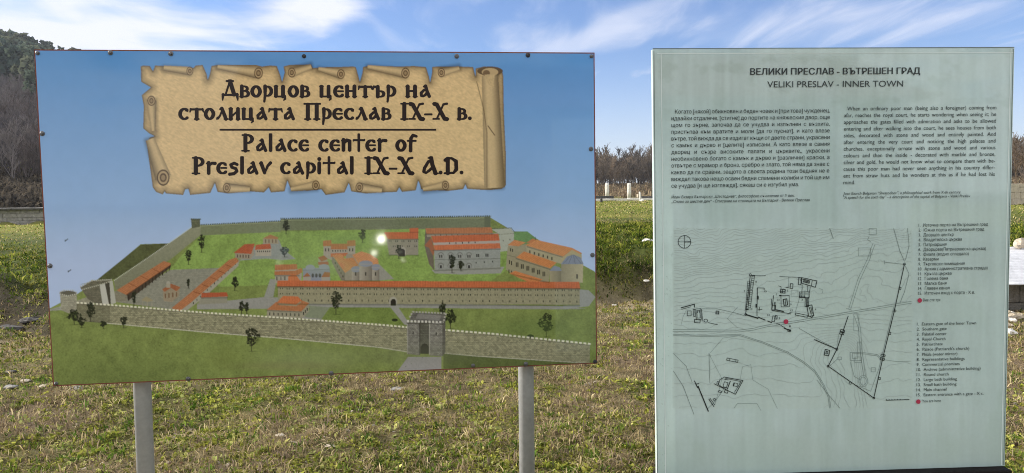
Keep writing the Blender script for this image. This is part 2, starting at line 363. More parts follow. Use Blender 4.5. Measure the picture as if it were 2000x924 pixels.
    # buildings in the north-west corner
    poly([(459,494),(492,495),(496,478),(496,497),(490,506),(460,505)], (150,142,122), 'noise', .15); wins((464,500),(486,501),5,1.4,5,(70,50,40))
    poly([(456,494),(478,477),(498,476),(491,496)], (176,72,44), 'tiled', .25)
    poly([(499,487),(530,486),(530,500),(499,500)], (166,160,142), 'noise', .1); poly([(500,478),(528,476),(530,486),(498,488)], (180,76,48), 'tiled', .25); wins((503,491),(527,491),7,1.5,3)
    poly([(514,466),(542,464),(544,476),(514,476)], (156,146,120)); poly([(513,466),(528,458),(544,464),(542,467)], (168,104,74)); wins((519,471),(539,471),4,1.6,6,(90,70,52))
    # western portico
    poly([(224,569),(228,568),(248,575),(248,588),(226,589)], (132,128,108), 'stone', .2)
    poly([(248,576),(334,517),(334,522),(250,588)], (70,60,48))
    for i in range(13): x = 252+i*6.6; y = 585-i*4.85; line([(x, y-8), (x, y+1)], 1.6, (40,34,28))
    poly([(228,567),(320,510),(334,514),(333,517),(247,576)], RED, 'tiled', .28); line([(247,576),(334,517)], 1.2, (110,50,30))
    for i in range(1, 4): t = i/4; line([(228+92*t, 567-57*t), (247+87*t, 576-59*t)], 1, (130,58,36))
    # small church and gazebo
    poly([(318,565),(336,560),(351,563),(350,578),(336,590),(320,588)], (148,136,112), 'noise', .2)
    poly([(317,565),(334,554),(353,561),(345,569),(334,562),(322,570)], RED2, 'noise', .3); wins((323,578),(345,575),4,1.8,8,(110,60,44)); ell(329, 554, 4, 5, (164,160,144)); poly([(325,554),(333,554),(333,562),(325,562)], (160,152,132))
    poly([(276,586),(286,579),(300,587),(288,590)], (150,142,110)); [line([(x,588),(x,599)], 1.2, (160,154,130)) for x in (279,288,297)]
    # long red wing
    poly([(466,507),(466,519),(402,578),(366,606),(352,606),(420,548)], (156,154,136), 'noise', .12)
    for i in range(13): t = i/12; wins((378+82*t, 592-77*t),(378+82*t, 592-77*t),1,1.4,3.2)
    poly([(335,602),(352,607),(372,592),(467,510),(462,503),(447,508),(395,552),(366,577)], RED, 'tiled', .3)
    for t in (.3,.45,.6,.74,.87): line([(345+110*t, 597-92*t), (360+104*t, 602-94*t)], 1.2, (128,56,34))
    poly([(394,579),(444,578),(444,592),(386,595)], (142,140,122), 'noise', .12); poly([(394,572),(443,571),(446,579),(393,581)], (176,70,42), 'tile', .2)
    # church in the middle
    poly([(632,481),(694,480),(694,505),(668,498),(648,508),(632,502)], (160,154,138), 'noise', .12)
    poly([(647,476),(678,476),(679,487),(646,487)], RED, 'tile', .25); poly([(646,495),(679,494),(680,500),(646,502)], (188,92,60), 'tile', .25); wins((650,490),(675,490),6,1.4,3)
    for x in (631, 678): poly([(x,470),(x+16,469),(x+17,480),(x,481)], RED, 'tile', .25); wins((x+5,488),(x+11,488),2,1.6,5)
    poly([(622,503),(632,500),(640,507),(638,520),(622,520)], (158,150,134), 'noise', .12); poly([(621,503),(633,499),(641,506),(628,511)], RED2); poly([(621,512),(641,511),(643,517),(622,517)], RED2)
    poly([(649,500),(674,533),(674,548),(667,548),(648,512)], (126,120,104), 'noise', .15); wins((655,514),(670,540),5,1.4,4)
    poly([(676,497),(690,495),(708,517),(740,520),(740,548),(674,548),(674,532)], (148,142,124), 'noise', .12)
    poly([(649,498),(667,496),(688,524),(674,533)], (198,116,80), 'tiled', .22); poly([(668,506),(690,503),(700,518),(688,525)], (192,108,74), 'tiled', .2)
    poly([(688,498),(706,491),(722,496),(738,506),(740,516),(702,518)], (200,120,84), 'tiled', .2)
    for (a, b, t) in ((687,703,526),(702,727,515),(727,741,522)):
        poly([(a,t),(b,t),(b,548),(a,548)], (164,158,142), 'noise', .1, c2=(118,112,100), axis=0); c = (a+b)/2; ell(c, t, (b-a)/2+1, 6, (136,142,152)); poly([(a-1,t),(b+1,t),(b+1,t+2),(a-1,t+2)], (150,150,146)); wins((c,535),(c,535),1,2,6)
    # houses and baths left of the church
    poly([(537,526),(582,525),(590,535),(588,550),(538,553)], (160,154,138), 'noise', .12); poly([(537,517),(580,516),(581,526),(537,528)], RED, 'tile', .25); poly([(536,530),(576,529),(589,523),(591,531),(582,537),(536,537)], RED, 'tile', .25); wins((541,544),(572,543),5,1.5,6)
    poly([(592,524),(644,522),(645,548),(592,549)], (136,142,152), 'noise', .1); ell(606, 523, 9, 6, (146,152,164)); ell(633, 522, 10, 6, (146,152,164)); line([(592,528),(644,526)], 1, (110,116,126)); [ell(x, 538, 2.6, 4, (70,70,74)) for x in (611,618,625)]
    poly([(592,541),(600,532),(607,540)], RED2); poly([(628,541),(634,531),(645,532),(644,541)], RED2); poly([(592,541),(607,541),(607,549),(592,549)], (160,154,140)); poly([(628,541),(644,541),(644,549),(628,549)], (160,154,140))
    poly([(563,540),(571,535),(578,536),(587,549),(563,550)], (198,98,60), 'tile', .2)
    # east church
    poly([(992,480),(1013,481),(1027,476),(1031,496),(1075,524),(1072,551),(1034,551),(1000,535),(988,526),(990,497)], (150,144,116), 'noise', .14)
    line([(990,498),(1010,503)], 1, (110,104,84)); wins((997,488),(1001,489),2,1.4,5); wins((995,512),(999,514),2,1.6,7); wins((1010,517),(1062,535),6,1.8,8,pair=1.6); wins((994,530),(999,532),2,1.6,6)
    poly([(991,479),(1004.5,468.5),(1027,473.7),(1013,481)], (200,112,70), 'tiled', .2); poly([(1027,475),(1040,466),(1058,471),(1048,474)], (190,102,62))
    poly([(1027,479),(1100,500),(1098,516),(1029,496)], (164,156,126), 'noise', .1); wins((1035,492),(1078,505),6,2,5)
    poly([(1098,501),(1117,486),(1136,495),(1136,516),(1096,518)], (168,158,122), 'noise', .1)
    poly([(1026,479),(1048,468.5),(1117,484),(1137,494.5),(1133,496),(1117,488),(1100,501)], (202,116,72), 'tiled', .2)
    poly([(1008,503),(1023.5,491),(1087.5,513),(1074,524)], (204,112,66), 'tiled', .2)
    poly([(1096,515),(1139,515),(1138,552),(1096,552)], (140,134,110), 'noise', .12, c2=(176,168,138), axis=0); poly([(1095,516),(1107,501),(1120,497),(1134,503),(1140,516)], (128,136,150), 'noise', .15)
    for t in (-14,-6,4,13): line([(1118+t*1.3, 515), (1119+t*.2, 498)], .8, (92,98,112))
    wins((1127,540),(1127,540),1,2.4,8)
    poly([(1074,528),(1096,528),(1096,552),(1074,552)], (158,150,122), 'noise', .1, c2=(120,114,92), axis=0); poly([(1073,529),(1082,519),(1093,522),(1097,529)], (128,136,150))
    poly([(995,534),(1006,529),(1060,546),(1051,551),(1034,552)], (206,108,62), 'tiled', .2)
    line([(1046,469),(1046,463)], 1, (60,56,50))
    # long stoa
    poly([(543,558),(1132,562),(1132,595),(543,593)], (148,144,116), 'noise', .25)
    for i in range(45): x = 550+i*13.1; wins((x,563.5+(x-543)*.006),(x,0),1,1.3,3,pair=2.2); wins((x,573.5+(x-543)*.006),(x,0),1,1.3,3,pair=2.2); wins((x,586.5+(x-543)*.004),(x,0),1,1.5,3.6)
    poly([(542,548),(1131,550.5),(1133,563),(541,559)], (196,86,50), 'tile', .3); line([(542,559.5),(1133,563.5)], 1.2, (110,60,40))
    poly([(760,586),(763,581),(768,579.5),(773,581),(776,586),(776,597),(760,597)], (166,162,146)); poly([(763,588),(766,584),(771,584),(773.5,588),(773.5,597),(763,597)], (40,36,32))
    # front house
    poly([(522,605),(589,608),(603,593),(603,609),(590,622),(521,619)], (150,146,124), 'noise', .15); wins((527,613),(584,615),8,1.6,5); wins((593,612),(600,604),3,1.4,5)
    poly([(521,605),(539,590),(588,586),(604,592),(589,608)], RED, 'tile', .28); poly([(544,592),(578,594),(588,588),(588,591),(579,598),(545,596)], (150,138,110)); poly([(541,591),(553,578),(582,579),(589,587),(578,595)], (202,96,56), 'tile', .28)
    # trees inside
    for a in ((559,457,28,15),(394,493,34,15),(368,517,29,14),(708,474,26,16),(459,568,28,15),(472,614,26,12),(482,613,22,10),(656,614,46,26),(883,533,36,14),(900,529,20,12),(865,627,36,16),(880,642,38,24),(1067,658,46,34),(368,563,18,5),(262,598,28,10),(556,502,20,20,(62,72,70)),(779,505,26,16)): ptree(*a)
    ell(771, 625, 6, 3, (40,48,30)); ell(1036, 657, 7, 4, (50,62,38))
    for (a, b) in (((543,561),(1132,565)),((846,489.5),(977,486.5)),((757,468),(817,467.5)),((523,606.5),(589,609.5)),((1008,505),(1074,526)),((1030,482),(1098,502)),((831,457.5),(963,457)),((394,582),(444,581.5)),((537,538.5),(584,538.5))): line([a, b], 2.6, (60,52,40), .45)
    for (a, b) in (((543,594),(1132,597)),((849,528.5),(977,524)),((760,498.5),(817,499)),((521,621),(590,623)),((674,548.5),(741,549)),((1000,536),(1072,552))): line([a, b], 3, (50,58,34), .4)
    # front wall
    poly([(117,572),(150,571),(151,606),(135,612),(120,606)], (156,154,134), 'stone', .25); ell(133, 573, 16.5, 5, (96,94,80)); line([(117,571),(125,567),(142,567),(150,571)], 2.4, (176,176,158), dash=(4,2.4)); line([(117,574),(133,578),(150,574)], 2.4, (186,186,168), dash=(4,2.4))
    poly([(151,587),(185,575),(190,590),(152,600)], (150,148,126), 'stone', .2)
    poly([(157,562),(180,548),(216,546),(224,592),(195,598),(172,584)], (108,106,88), 'stone', .3)
    poly([(195,557),(205,553),(213,594),(201,596)], (186,186,174)); poly([(205,553),(214,550),(217,592),(213,594)], (66,64,54)); poly([(214,549),(220,548),(227,592),(217,594)], (176,176,162))
    line([(157,560),(180,548),(218,546)], 2.6, (176,176,156), dash=(4,2.4)); line([(160,566),(196,556),(218,549)], 2.2, (176,176,156), dash=(4,2.4))
    WT = [(150,592),(210,596),(420,613),(560,622),(740,635),(796,640)]; WB = [(796,687),(740,678),(560,661),(420,650),(210,631),(150,627)]
    poly(WT+WB, (150,148,118), 'stone', .46); poly([(150,592),(215,597),(215,632),(150,627)], (90,90,70), 'noise', .4, a=.5); line([(p[0], p[1]-.9) for p in WT], 3.2, (222,220,196), dash=(7.5,4.6)); line([(p[0], p[1]+1.6) for p in WT], 1.3, (92,88,68), .7); line([(p[0], p[1]+.3) for p in WB[:-1]], 1.3, (200,198,178))
    poly([(866,646),(960,653),(1152,673),(1152,710),(930,695),(866,690)], (152,150,120), 'stone', .42); line([(866,644.2),(960,651.6),(1152,671.6)], 3.4, (226,224,202), dash=(8.6,5.4)); line([(866,647),(960,654.4),(1152,674.4)], 1.3, (92,88,68), .7); line([(866,690),(930,695.5),(1152,710)], 1.3, (200,198,178))
    poly([(866,690),(930,696),(1152,710),(1170,712),(1170,720),(866,720)], (72,84,46), 'grass', .4, a=.7)
    # gate
    poly([(775,727),(797,697),(862,697),(862,724)], (154,152,150), 'noise', .12)
    poly([(799,627),(806,610),(871,613),(865,632)], (104,102,96), 'stone', .3); poly([(812,622),(816,613),(862,616),(858,626)], (128,126,120), 'noise', .3)
    poly([(795,628),(820,628),(820,694),(795,691)], (134,132,122), 'stone', .42); poly([(820,629),(839,629),(839,690),(820,690)], (96,96,84), 'stone', .35); poly([(838.5,629),(864,630),(864,696),(838.5,694)], (136,134,124), 'stone', .42); poly([(864,630),(870,616),(870,688),(864,696)], (96,94,86), 'stone', .3)
    poly([(821.5,678),(825,672),(829,670.5),(834,672),(837.5,678),(837.5,691),(821.5,691)], (34,32,30))
    line([(820,629),(820,692)], 1.6, (58,56,50)); line([(838.7,629),(838.7,692)], 1.6, (168,166,154)); line([(796,629),(796,691)], 1.4, (176,174,162)); line([(795,631),(864,633)], 1.6, (70,68,60)); line([(795,627.2),(864,629.2)], 4.2, (204,202,190), dash=(7,4.2)); line([(800,620),(806,609),(871,612),(867,626)], 3, (170,168,156), dash=(6,3.6)); wins((807,650),(852,652),2,1.4,5)
    for a in ((492,686,46,32),(177,628,38,22),(242,640,22,15),(202,642,16,14),(145,634,30,32),(160,640,20,20)): ptree(*a)
    for i in range(260):
        x = random.uniform(105, 1160); y = random.uniform(640, 750)
        if y > 640+(x-150)*.075: ell(x, y, random.uniform(.6, 1.8), .7, random.choice([(56,66,36),(70,80,40),(128,128,84)]), .6)
    ell(250, 735, 190, 60, (70,84,44), .35, .9); ell(600, 700, 150, 40, (140,150,108), .35, .9); ell(440, 700, 60, 40, (120,130,66), .3, .9); ell(1040, 640, 120, 30, (88,112,60), .35, .9); ell(640, 520, 90, 30, (150,170,130), .3, .9); ell(700, 470, 120, 24, (120,150,90), .25, .9)
    ell(560, 715, 160, 14, (128,112,84), .25, .9); ell(820, 690, 200, 40, (120,126,100), .25, .9)
def curl(p, q, r0, r1, end=True):                  # a rolled-up torn edge of the painted parchment
    p = np.array(p, float); q = np.array(q, float); d = q-p; Ln = np.linalg.norm(d); u = d/Ln; n = np.array([-u[1], u[0]])
    ext = max(r0, r1)*1.5
    sl = box_of([np.minimum(p, q)-ext-2, np.maximum(p, q)+ext+2]); gx, gy = PX[sl], PY[sl]
    t = ((gx-p[0])*u[0]+(gy-p[1])*u[1])/Ln; s = (gx-p[0])*n[0]+(gy-p[1])*n[1]; rr = np.where(t < 0, r0, np.where(t > 1, r1, r0+(r1-r0)*t))
    over = np.maximum(np.maximum(-t, t-1)*Ln, 0); dist = np.hypot(np.maximum(np.abs(s-1.5)-rr*.7, 0), over)
    sh = (1-sm(dist, 0, 9))*0.62; CAN[sl] = CAN[sl]*(1-sh[..., None]*0.75)
    m = (t > 0) & (t < 1) & (np.abs(s) < rr); k = np.clip(s/rr, -1, 1)
    tone = np.interp(k, [-1, -.4, .1, .65, 1], [.55, 1.06, .98, .52, .26]); col = lin((196,172,128))*(tone*(.9+.2*NF[sl]))[..., None]
    v = CAN[sl]; v[m] = col[m]
    if end:
        for f, c in ((1.0, (88,70,48)), (.8, (176,152,112)), (.55, (92,72,50)), (.34, (150,128,92))): ell(q[0], q[1], r1*.78*f, r1*f, c)
def paint_parchment(): 
    out = [(275,130),(280,128),(293,129),(299,139),(303,128),(340,130),(372,131),(378,133),(383,128),(396,127),(404,145),(406,156),(410,145),(413,129),(425,127),(500,127),(512,130),(528,128),(541,129),(548,148),(551,160),(556,142),(554,130),(565,127),(608,126),(611,133),(640,131),(662,131),(690,130),(695,131),(700,148),(703,160),(708,142),(709,131),(718,129),(785,130),(808,129),(832,131),(838,150),(840,161),(844,142),(844,131),(852,130),(896,130),(924,131),(929,150),(929,134),(945,130),(962,131),(970,138),(972,146),(981,139),(983,150),(984,220),(988,300),(988,362),(980,369),(960,371),(941,371),(912.5,369),(909,360),(905,369.5),(876,373),(850,372),(822.5,370),(820,360),(817,353),(812,372),(785,375),(780,366),(775,375),(746,376),(715,378),(686,374),(683,362),(681,358),(673,376),(636,381),(628,370),(600,373),(568,370),(564,360),(561.5,353),(556,374),(529,376),(525,366),(516,376),(488,374),(446,378),(425,375),(422,365),(420,358),(411,377),(371.5,381),(368,369),(362,370),(358,381),(324,378),(322,374),(318,380),(305,375),(298.5,366),(295,340),(287,282),(292,269),(302,266),(292,261),(280,251),(281,207),(277,186),(295,171),(276,160)]
    sl = box_of(out); m = inside(out, PX[sl], PY[sl])
    # distance to the torn outline, for the browned rim
    D = np.full(m.shape, 99.0); gx, gy = PX[sl], PY[sl]
    for a, b in zip(out, out[1:]+out[:1]):
        dx, dy = b[0]-a[0], b[1]-a[1]; t = np.clip(((gx-a[0])*dx+(gy-a[1])*dy)/(dx*dx+dy*dy+1e-9), 0, 1)
        D = np.minimum(D, np.hypot(gx-a[0]-t*dx, gy-a[1]-t*dy))
    grain = fbm(gx*.16+gy*.10, gy*.42-gx*.22, 4, 6)
    tone = (0.52+0.48*sm(D, 0, 18))*(0.50+0.50*sm(D, 0, 4.5))*(1+.42*(grain-.5)+.12*(NF[sl]-.5)+.12*(NM[sl]-.5))
    col = lin((214,186,136))*tone[..., None]; v = CAN[sl]; v[m] = col[m]
    for a in (((320,133),(371,139),5,8.5),((425,131),(505,143),4,11),((608,130),(570,142),5,9.5),((622,135),(666,145),4,9.5),((718,131),(792,143),4,10.5),((897,133),(862,142),4,9),((488,369),(443,367),5.5,9.5),((568,370),(617,362),4,9.5),((746,371),(702,366),5.5,9.5),((826,370),(870,362),4,9)): curl(*a)
    curl((300,256),(296,197),4,10); curl((293,272),(319,347),9,16)
    curl((966,367),(957,148),20,16,False)
    sl = box_of([(930,130),(985,372)]); gx, gy = PX[sl], PY[sl]
    ell(957, 139, 25, 9, (92,76,54)); ell(957, 141, 16, 8, (182,158,116)); ell(950, 143, 7, 6, (112,92,66)); poly([(946,146),(966,145),(964,172),(955,166)], (190,166,122), 'noise', .2); line([(953,246),(966,264)], 2, (100,80,56))
    for x, y, h in ((929,160,1),):
        line([(931,160),(945,215),(951,260),(951,366)], 2.0, (86,68,46), .6)
paint_palace()
_red = CAN[..., 0] > 2.2*CAN[..., 1]; _lum = CAN @ np.array([.3, .6, .1], np.float32); CAN[_red] = (CAN[_red]*.86+_lum[_red][:, None]*.14)*np.array([.98, 1.22, .90], np.float32)
paint_parchment()
CAN1 = CAN.reshape(HH//SS, SS, WW//SS, SS, 3).mean((1, 3))
def sample(px, py):
    fx = np.clip(px-X0-.5, 0, CAN1.shape[1]-1.001); fy = np.clip(py-Y0-.5, 0, CAN1.shape[0]-1.001)
    xi, yi = fx.astype(int), fy.astype(int); fx = (fx-xi)[..., None]; fy = (fy-yi)[..., None]
    return (CAN1[yi, xi]*(1-fx)+CAN1[yi, xi+1]*fx)*(1-fy)+(CAN1[yi+1, xi]*(1-fx)+CAN1[yi+1, xi+1]*fx)*fy

# ------------------------------------------------------------------ a plane that carries a print
class Plane:
    def __init__(s, yaw, dist, corners):
        a = R(yaw); s.n = np.array([math.sin(a), math.cos(a), 0]); s.u = np.array([math.cos(a), -math.sin(a), 0])
        c = s.world(np.array(corners, float), dist)
        mid = c.mean(0); z = float(height(mid[0], mid[1])); s.o = np.array([mid[0], mid[1], z]); s.rz = -a
        s.dist = dist; s.c = s.local(c)
    def world(s, p, dist):
        r = ray(p[..., 0], p[..., 1]); return C0 + r*(dist/(r @ s.n))[..., None]
    def local(s, P): q = P - s.o; return np.stack([q @ s.u, q[..., 2]], -1)
    def at(s, x, y): return s.local(s.world(np.stack([np.asarray(x, float), np.asarray(y, float)], -1), s.dist))   # print units -> metres on the plane
    def px(s, xz): P = s.o + xz[..., :1]*s.u + xz[..., 1:]*np.array([0, 0, 1.0]); return project(P)
# ================================================================== printed board on two posts
PRINT_K = 1.10
BP = Plane(-6.0, 2.717, [(69,99),(1159,105),(1164,708),(106,752)])
board = empty('information_board', BP.o, BP.rz, label='wide blue picture board with brown parchment title, on two grey posts', cat='information board')
nx, ny = 1040, 620
U, Vv = np.meshgrid(np.linspace(0, 1, nx), np.linspace(0, 1, ny))
c0, c1, c2, c3 = BP.c
XZ = (c0*(1-U[..., None])+c1*U[..., None])*(1-Vv[..., None])+(c3*(1-U[..., None])+c2*U[..., None])*Vv[..., None]
ppx, ppy = BP.px(XZ); colr = sample(ppx, ppy)*PRINT_K
V = np.stack([XZ[..., 0], np.full(U.shape, -0.0012), XZ[..., 1]], -1).reshape(-1, 3)
ii = (np.arange(ny-1)[:, None]*nx+np.arange(nx-1)[None]).ravel(); fq = np.stack([ii, ii+nx, ii+nx+1, ii+1], -1)
pm = mat('laminated print', attr='print', rough=0.45, spec=0.08, bump=(9, 0.20, 0.004), coat=.85)
pm.node_tree.nodes['Principled BSDF'].inputs['Coat Roughness'].default_value = .05
pr = mesh_np('picture_print', V, fq, pm, board, colr.reshape(-1, 3))
rust = mat('rusty red edge', (0.20, 0.055, 0.03), 0.7, noise=[(30, .6, 1.3)])
cen = BP.c.mean(0); oc = BP.c + np.sign(BP.c-cen)*0.0045
mb = MB(); y0, y1 = 0.0, 0.012
mb.add([(p[0], y0, p[1]) for p in oc]+[(p[0], y1, p[1]) for p in oc], [(0,3,2,1),(4,5,6,7),(0,1,5,4),(1,2,6,5),(2,3,7,6),(3,0,4,7)])
mb.build('backing_board', rust, board)
galv = mat('galvanised post', (0.40, 0.41, 0.41), 0.5, 0.5, 0.15, noise=[(8, .85, 1.1), (60, .9, 1.08)])
steel = mat('screw steel', (0.16, 0.16, 0.165), 0.4, 0.5, 0.9); dark_rub = mat('dark rubber washer', (0.03, 0.03, 0.035), 0.7)
rail = mat('grey frame tube', (0.30, 0.31, 0.32), 0.5, metal=.2)
for bx in (277.5, 1027.0):
    r = 0.0308; p = BP.local(BP.world(np.array([bx, 745. if bx < 500 else 712.]), BP.dist+.0125+.03+r)); mb = MB()
    gz = float(height(*(BP.o+p[0]*BP.u)[:2]))-BP.o[2]
    mb.lathe([(r, gz-.25), (r, BP.c[:, 1].max()-.05), (r*.9, BP.c[:, 1].max()-.045)], (p[0], 0.0125+.03+r, 0), 40); mb.build('post', galv, board, True)
mb = MB(); zt, zb = BP.c[:, 1].max()-.12, BP.c[:, 1].min()+.10; xl, xr = BP.c[:, 0].min()+.05, BP.c[:, 0].max()-.05
for z in (zt, zb): mb.box((xl, .0125, z-.02), (xr, .0415, z+.02))
mb.build('back_rail', rail, board)
for k, (sx, sy) in enumerate([(74,104),(216,103),(334,105),(594,110),(892,110),(1031,108),(1155,110),(83,261),(98,519),(110,749),(1154,291),(1157,498),(1162,706),(368,740),(647,729),(924,714),(1027,711)]):
    p = BP.at(sx, sy); mb = MB(); wr = 0.0088 if k % 3 else 0.0075
    mb.lathe([(wr, -.0045+.0045), (wr, .0018), (wr*.8, .0028), (wr*.62, .0028), (wr*.60, .0052), (wr*.45, .0068), (wr*.16, .0068), (wr*.12, .0058)], (p[0], -.0013, p[1]), 14, 'Y')
    mb.build('screw', steel if k not in (3, 5, 12) else dark_rub, board, False)

# ---- title lettering: pen strokes of an old-church hand, cut out of thin black vinyl
T, t_ = 25, 11
def arc(cx, cy, rx, ry, a0, a1, n=14, p=1.0):
    return [(cx+rx*math.copysign(abs(math.cos(R(a)))**p, math.cos(R(a))), cy+ry*math.copysign(abs(math.sin(R(a)))**p, math.sin(R(a)))) for a in np.linspace(a0, a1, n)]
def pen(pts, w0=T, w1=None, thin=None):            # widths: constant, tapering, or modulated by direction
    n = len(pts)
    if thin is not None:
        W = []
        for i in range(n):
            a = pts[max(i-1, 0)]; b = pts[min(i+1, n-1)]; L = math.hypot(b[0]-a[0], b[1]-a[1])+1e-6
            W.append(thin+(w0-thin)*abs((b[1]-a[1])/L)**1.3)
        return pts, W
    w1 = w0 if w1 is None else w1
    return pts, [w0+(w1-w0)*i/(n-1) for i in range(n)]
def st(x, y0, y1, wd=T): return pen([(x, y0+wd*.25), (x, y1-wd*.25)], wd)
def bar(x0, x1, y, wd=t_): return pen([(x0, y), (x1, y)], wd)
o_ = [pen(arc(42, 50, 30, 44, 0, 360, 30, 1.15), 25, thin=13)]
c_ = [pen(arc(46, 50, 34, 44, 52, 308, 22, 1.05), 25, thin=13), pen([(62, 82), (70, 76)], 19, 12)]
e_ = [pen(arc(46, 50, 34, 44, 55, 312, 22, 1.0), 25, thin=13), pen([(62, 83), (71, 77)], 17, 11), bar(34, 74, 52, 12)]
a_ = [pen([(52, 97), (60, 60), (80, 8)], 22, 22), pen([(62, 66), (40, 62), (18, 36), (20, 14), (34, 8), (52, 22), (66, 44)], 21, thin=13), pen([(38, 92), (54, 98)], 12, 18)]
p_ = [pen([(20, 94), (20, 20), (14, -38)], 25, 14), pen(arc(34, 52, 34, 40, 110, -110, 18), 24, thin=12)]
v_cyr = [st(18, 0, 100), pen([(18, 94)]+arc(34, 74, 26, 20, 90, -90, 10)+[(24, 54)], 20, thin=11), pen([(24, 54)]+arc(38, 30, 30, 25, 80, -90, 12)+[(14, 5)], 23, thin=11), bar(4, 30, 5)]
X_ = [pen([(8, 138), (26, 132), (86, 8), (104, 5)], 27, 27), pen([(92, 138), (74, 128), (28, 10)], 13, 13), bar(84, 116, 6), bar(-2, 44, 6), bar(-4, 30, 139), pen([(76, 136), (104, 140)], 12, 16)]
I_ = [st(30, 0, 145, 27), bar(4, 56, 5), bar(4, 56, 140)]
P_ = [st(26, 0, 145, 27), bar(0, 54, 5), bar(2, 44, 140), pen(arc(36, 106, 42, 35, 100, -110, 18), 25, thin=12)]
GL = {'o': (o_, 84), 'c': (c_, 80), 'e': (e_, 82), 'a': (a_, 94), 'p': (p_, 80), ' ': ([], 58),
 'В': (v_cyr, 78),
 'Ц': ([st(16, 4, 98), st(70, 0, 98), bar(8, 84, 6, 13), pen([(82, 8), (86, -14), (76, -26)], 20, 9), bar(4, 28, 95)], 100),
 'Н': ([st(16, 0, 100), st(72, 0, 100), bar(16, 74, 54, 14), bar(4, 30, 5), bar(60, 86, 5), bar(4, 26, 95)], 94),
 'Т': ([st(54, 0, 96), bar(10, 98, 90, 15), pen([(8, 92), (2, 68)], 16, 9), pen([(98, 92), (106, 68)], 16, 9), bar(38, 70, 5)], 104),
 'Ъ': ([st(38, 0, 96), bar(6, 44, 90, 15), pen([(8, 92), (2, 68)], 16, 9), pen([(40, 50)]+arc(56, 28, 28, 24, 90, -90, 12)+[(32, 5)], 22, thin=11)], 92),
 'Л': ([pen([(46, 98), (60, 60), (78, 6)], 24, 24), pen([(50, 84), (32, 34), (16, 10)], 12, 15), pen([(14, 14), (8, 6)], 19, 12), bar(66, 92, 5), pen([(32, 92), (48, 98)], 12, 18)], 92),
 'И': ([st(16, 0, 100), st(72, 0, 100), pen([(18, 26), (70, 74)], 13), bar(4, 28, 5), bar(60, 86, 5), bar(4, 28, 95)], 94),
 'Д': ([pen([(60, 142), (92, 24)], 27), pen([(54, 120), (28, 26)], 13), bar(6, 116, 20, 15), pen([(8, 22), (4, -24)], 21, 10), pen([(114, 22), (120, -24)], 23, 10), bar(34, 84, 140, 13)], 126),
 'П': ([st(26, 0, 138, 27), st(96, 0, 138, 27), bar(0, 122, 139, 13), bar(4, 48, 5), bar(74, 118, 5)], 124),
 'IX': None, 'I': (I_, 62), 'X': (X_, 110), '-': ([bar(4, 54, 46, 14)], 62), '.': ([pen([(14, 12), (15, 12)], 24)], 32),
 'P': (P_, 96), 'l': ([pen([(18, 10), (18, 145)], 24)], 42),
 'n': ([pen([(18, 12), (18, 100)], 24), pen([(20, 74), (44, 96), (66, 88), (66, 12)], 22, 24), pen([(6, 92), (18, 98)], 12, 20)], 88),
 't': ([pen([(42, 6), (42, 144)], 18), bar(2, 84, 96, 13), pen([(4, 96), (0, 90)], 15, 10), pen([(82, 96), (86, 102)], 15, 10)], 88),
 'r': ([pen([(20, 8), (20, 98)], 24), pen([(22, 70), (44, 94), (68, 92)], 13, 22), pen([(6, 92), (20, 98)], 12, 18)], 72),
 'f': ([pen([(26, 6), (28, 110), (44, 138), (70, 130)], 24, 18), bar(4, 66, 90, 13)], 70),
 's': ([pen([(66, 82), (44, 94), (18, 80), (26, 58), (56, 46), (64, 24), (42, 2), (10, -2)], 19, 21), pen([(14, 0), (6, -10)], 18, 9)], 78),
 'v': ([pen([(12, 94), (38, 10)], 25, 22), pen([(40, 12), (62, 72), (82, 96)], 13, 22), pen([(2, 92), (14, 98)], 12, 18)], 84),
 'i': ([pen([(18, 12), (18, 94)], 24), pen([(18, 130), (19, 130)], 25)], 42),
 'A': ([pen([(64, 140), (74, 80), (98, 6)], 27), pen([(70, 112), (44, 108), (14, 50), (10, 20), (26, 8), (50, 30), (80, 62)], 22, thin=13), bar(86, 116, 5), bar(44, 72, 139)], 114),
 'D': ([st(30, 0, 138, 27), pen([(10, 120), (24, 138), (60, 136), (92, 110), (94, 40), (74, 10), (6, 6)], 25, thin=13)], 112)}
for kk, v in (('о','o'),('с','c'),('е','e'),('а','a'),('р','p')): GL[kk] = GL[v]
for kk in 'вцнтълипд': GL[kk] = GL[kk.upper()] if kk not in 'дп' else GL[kk.upper()]
LINES = [('Дворцов център на', 434, 842, 190.0, 22.5), ('столицата Преслав IX-X в.', 349, 922, 233.8, 22.2), ('Palace center of', 473, 813, 295.6, 22.6), ('Preslav capital IX-X A.D.', 376, 906, 339.8, 22.4)]
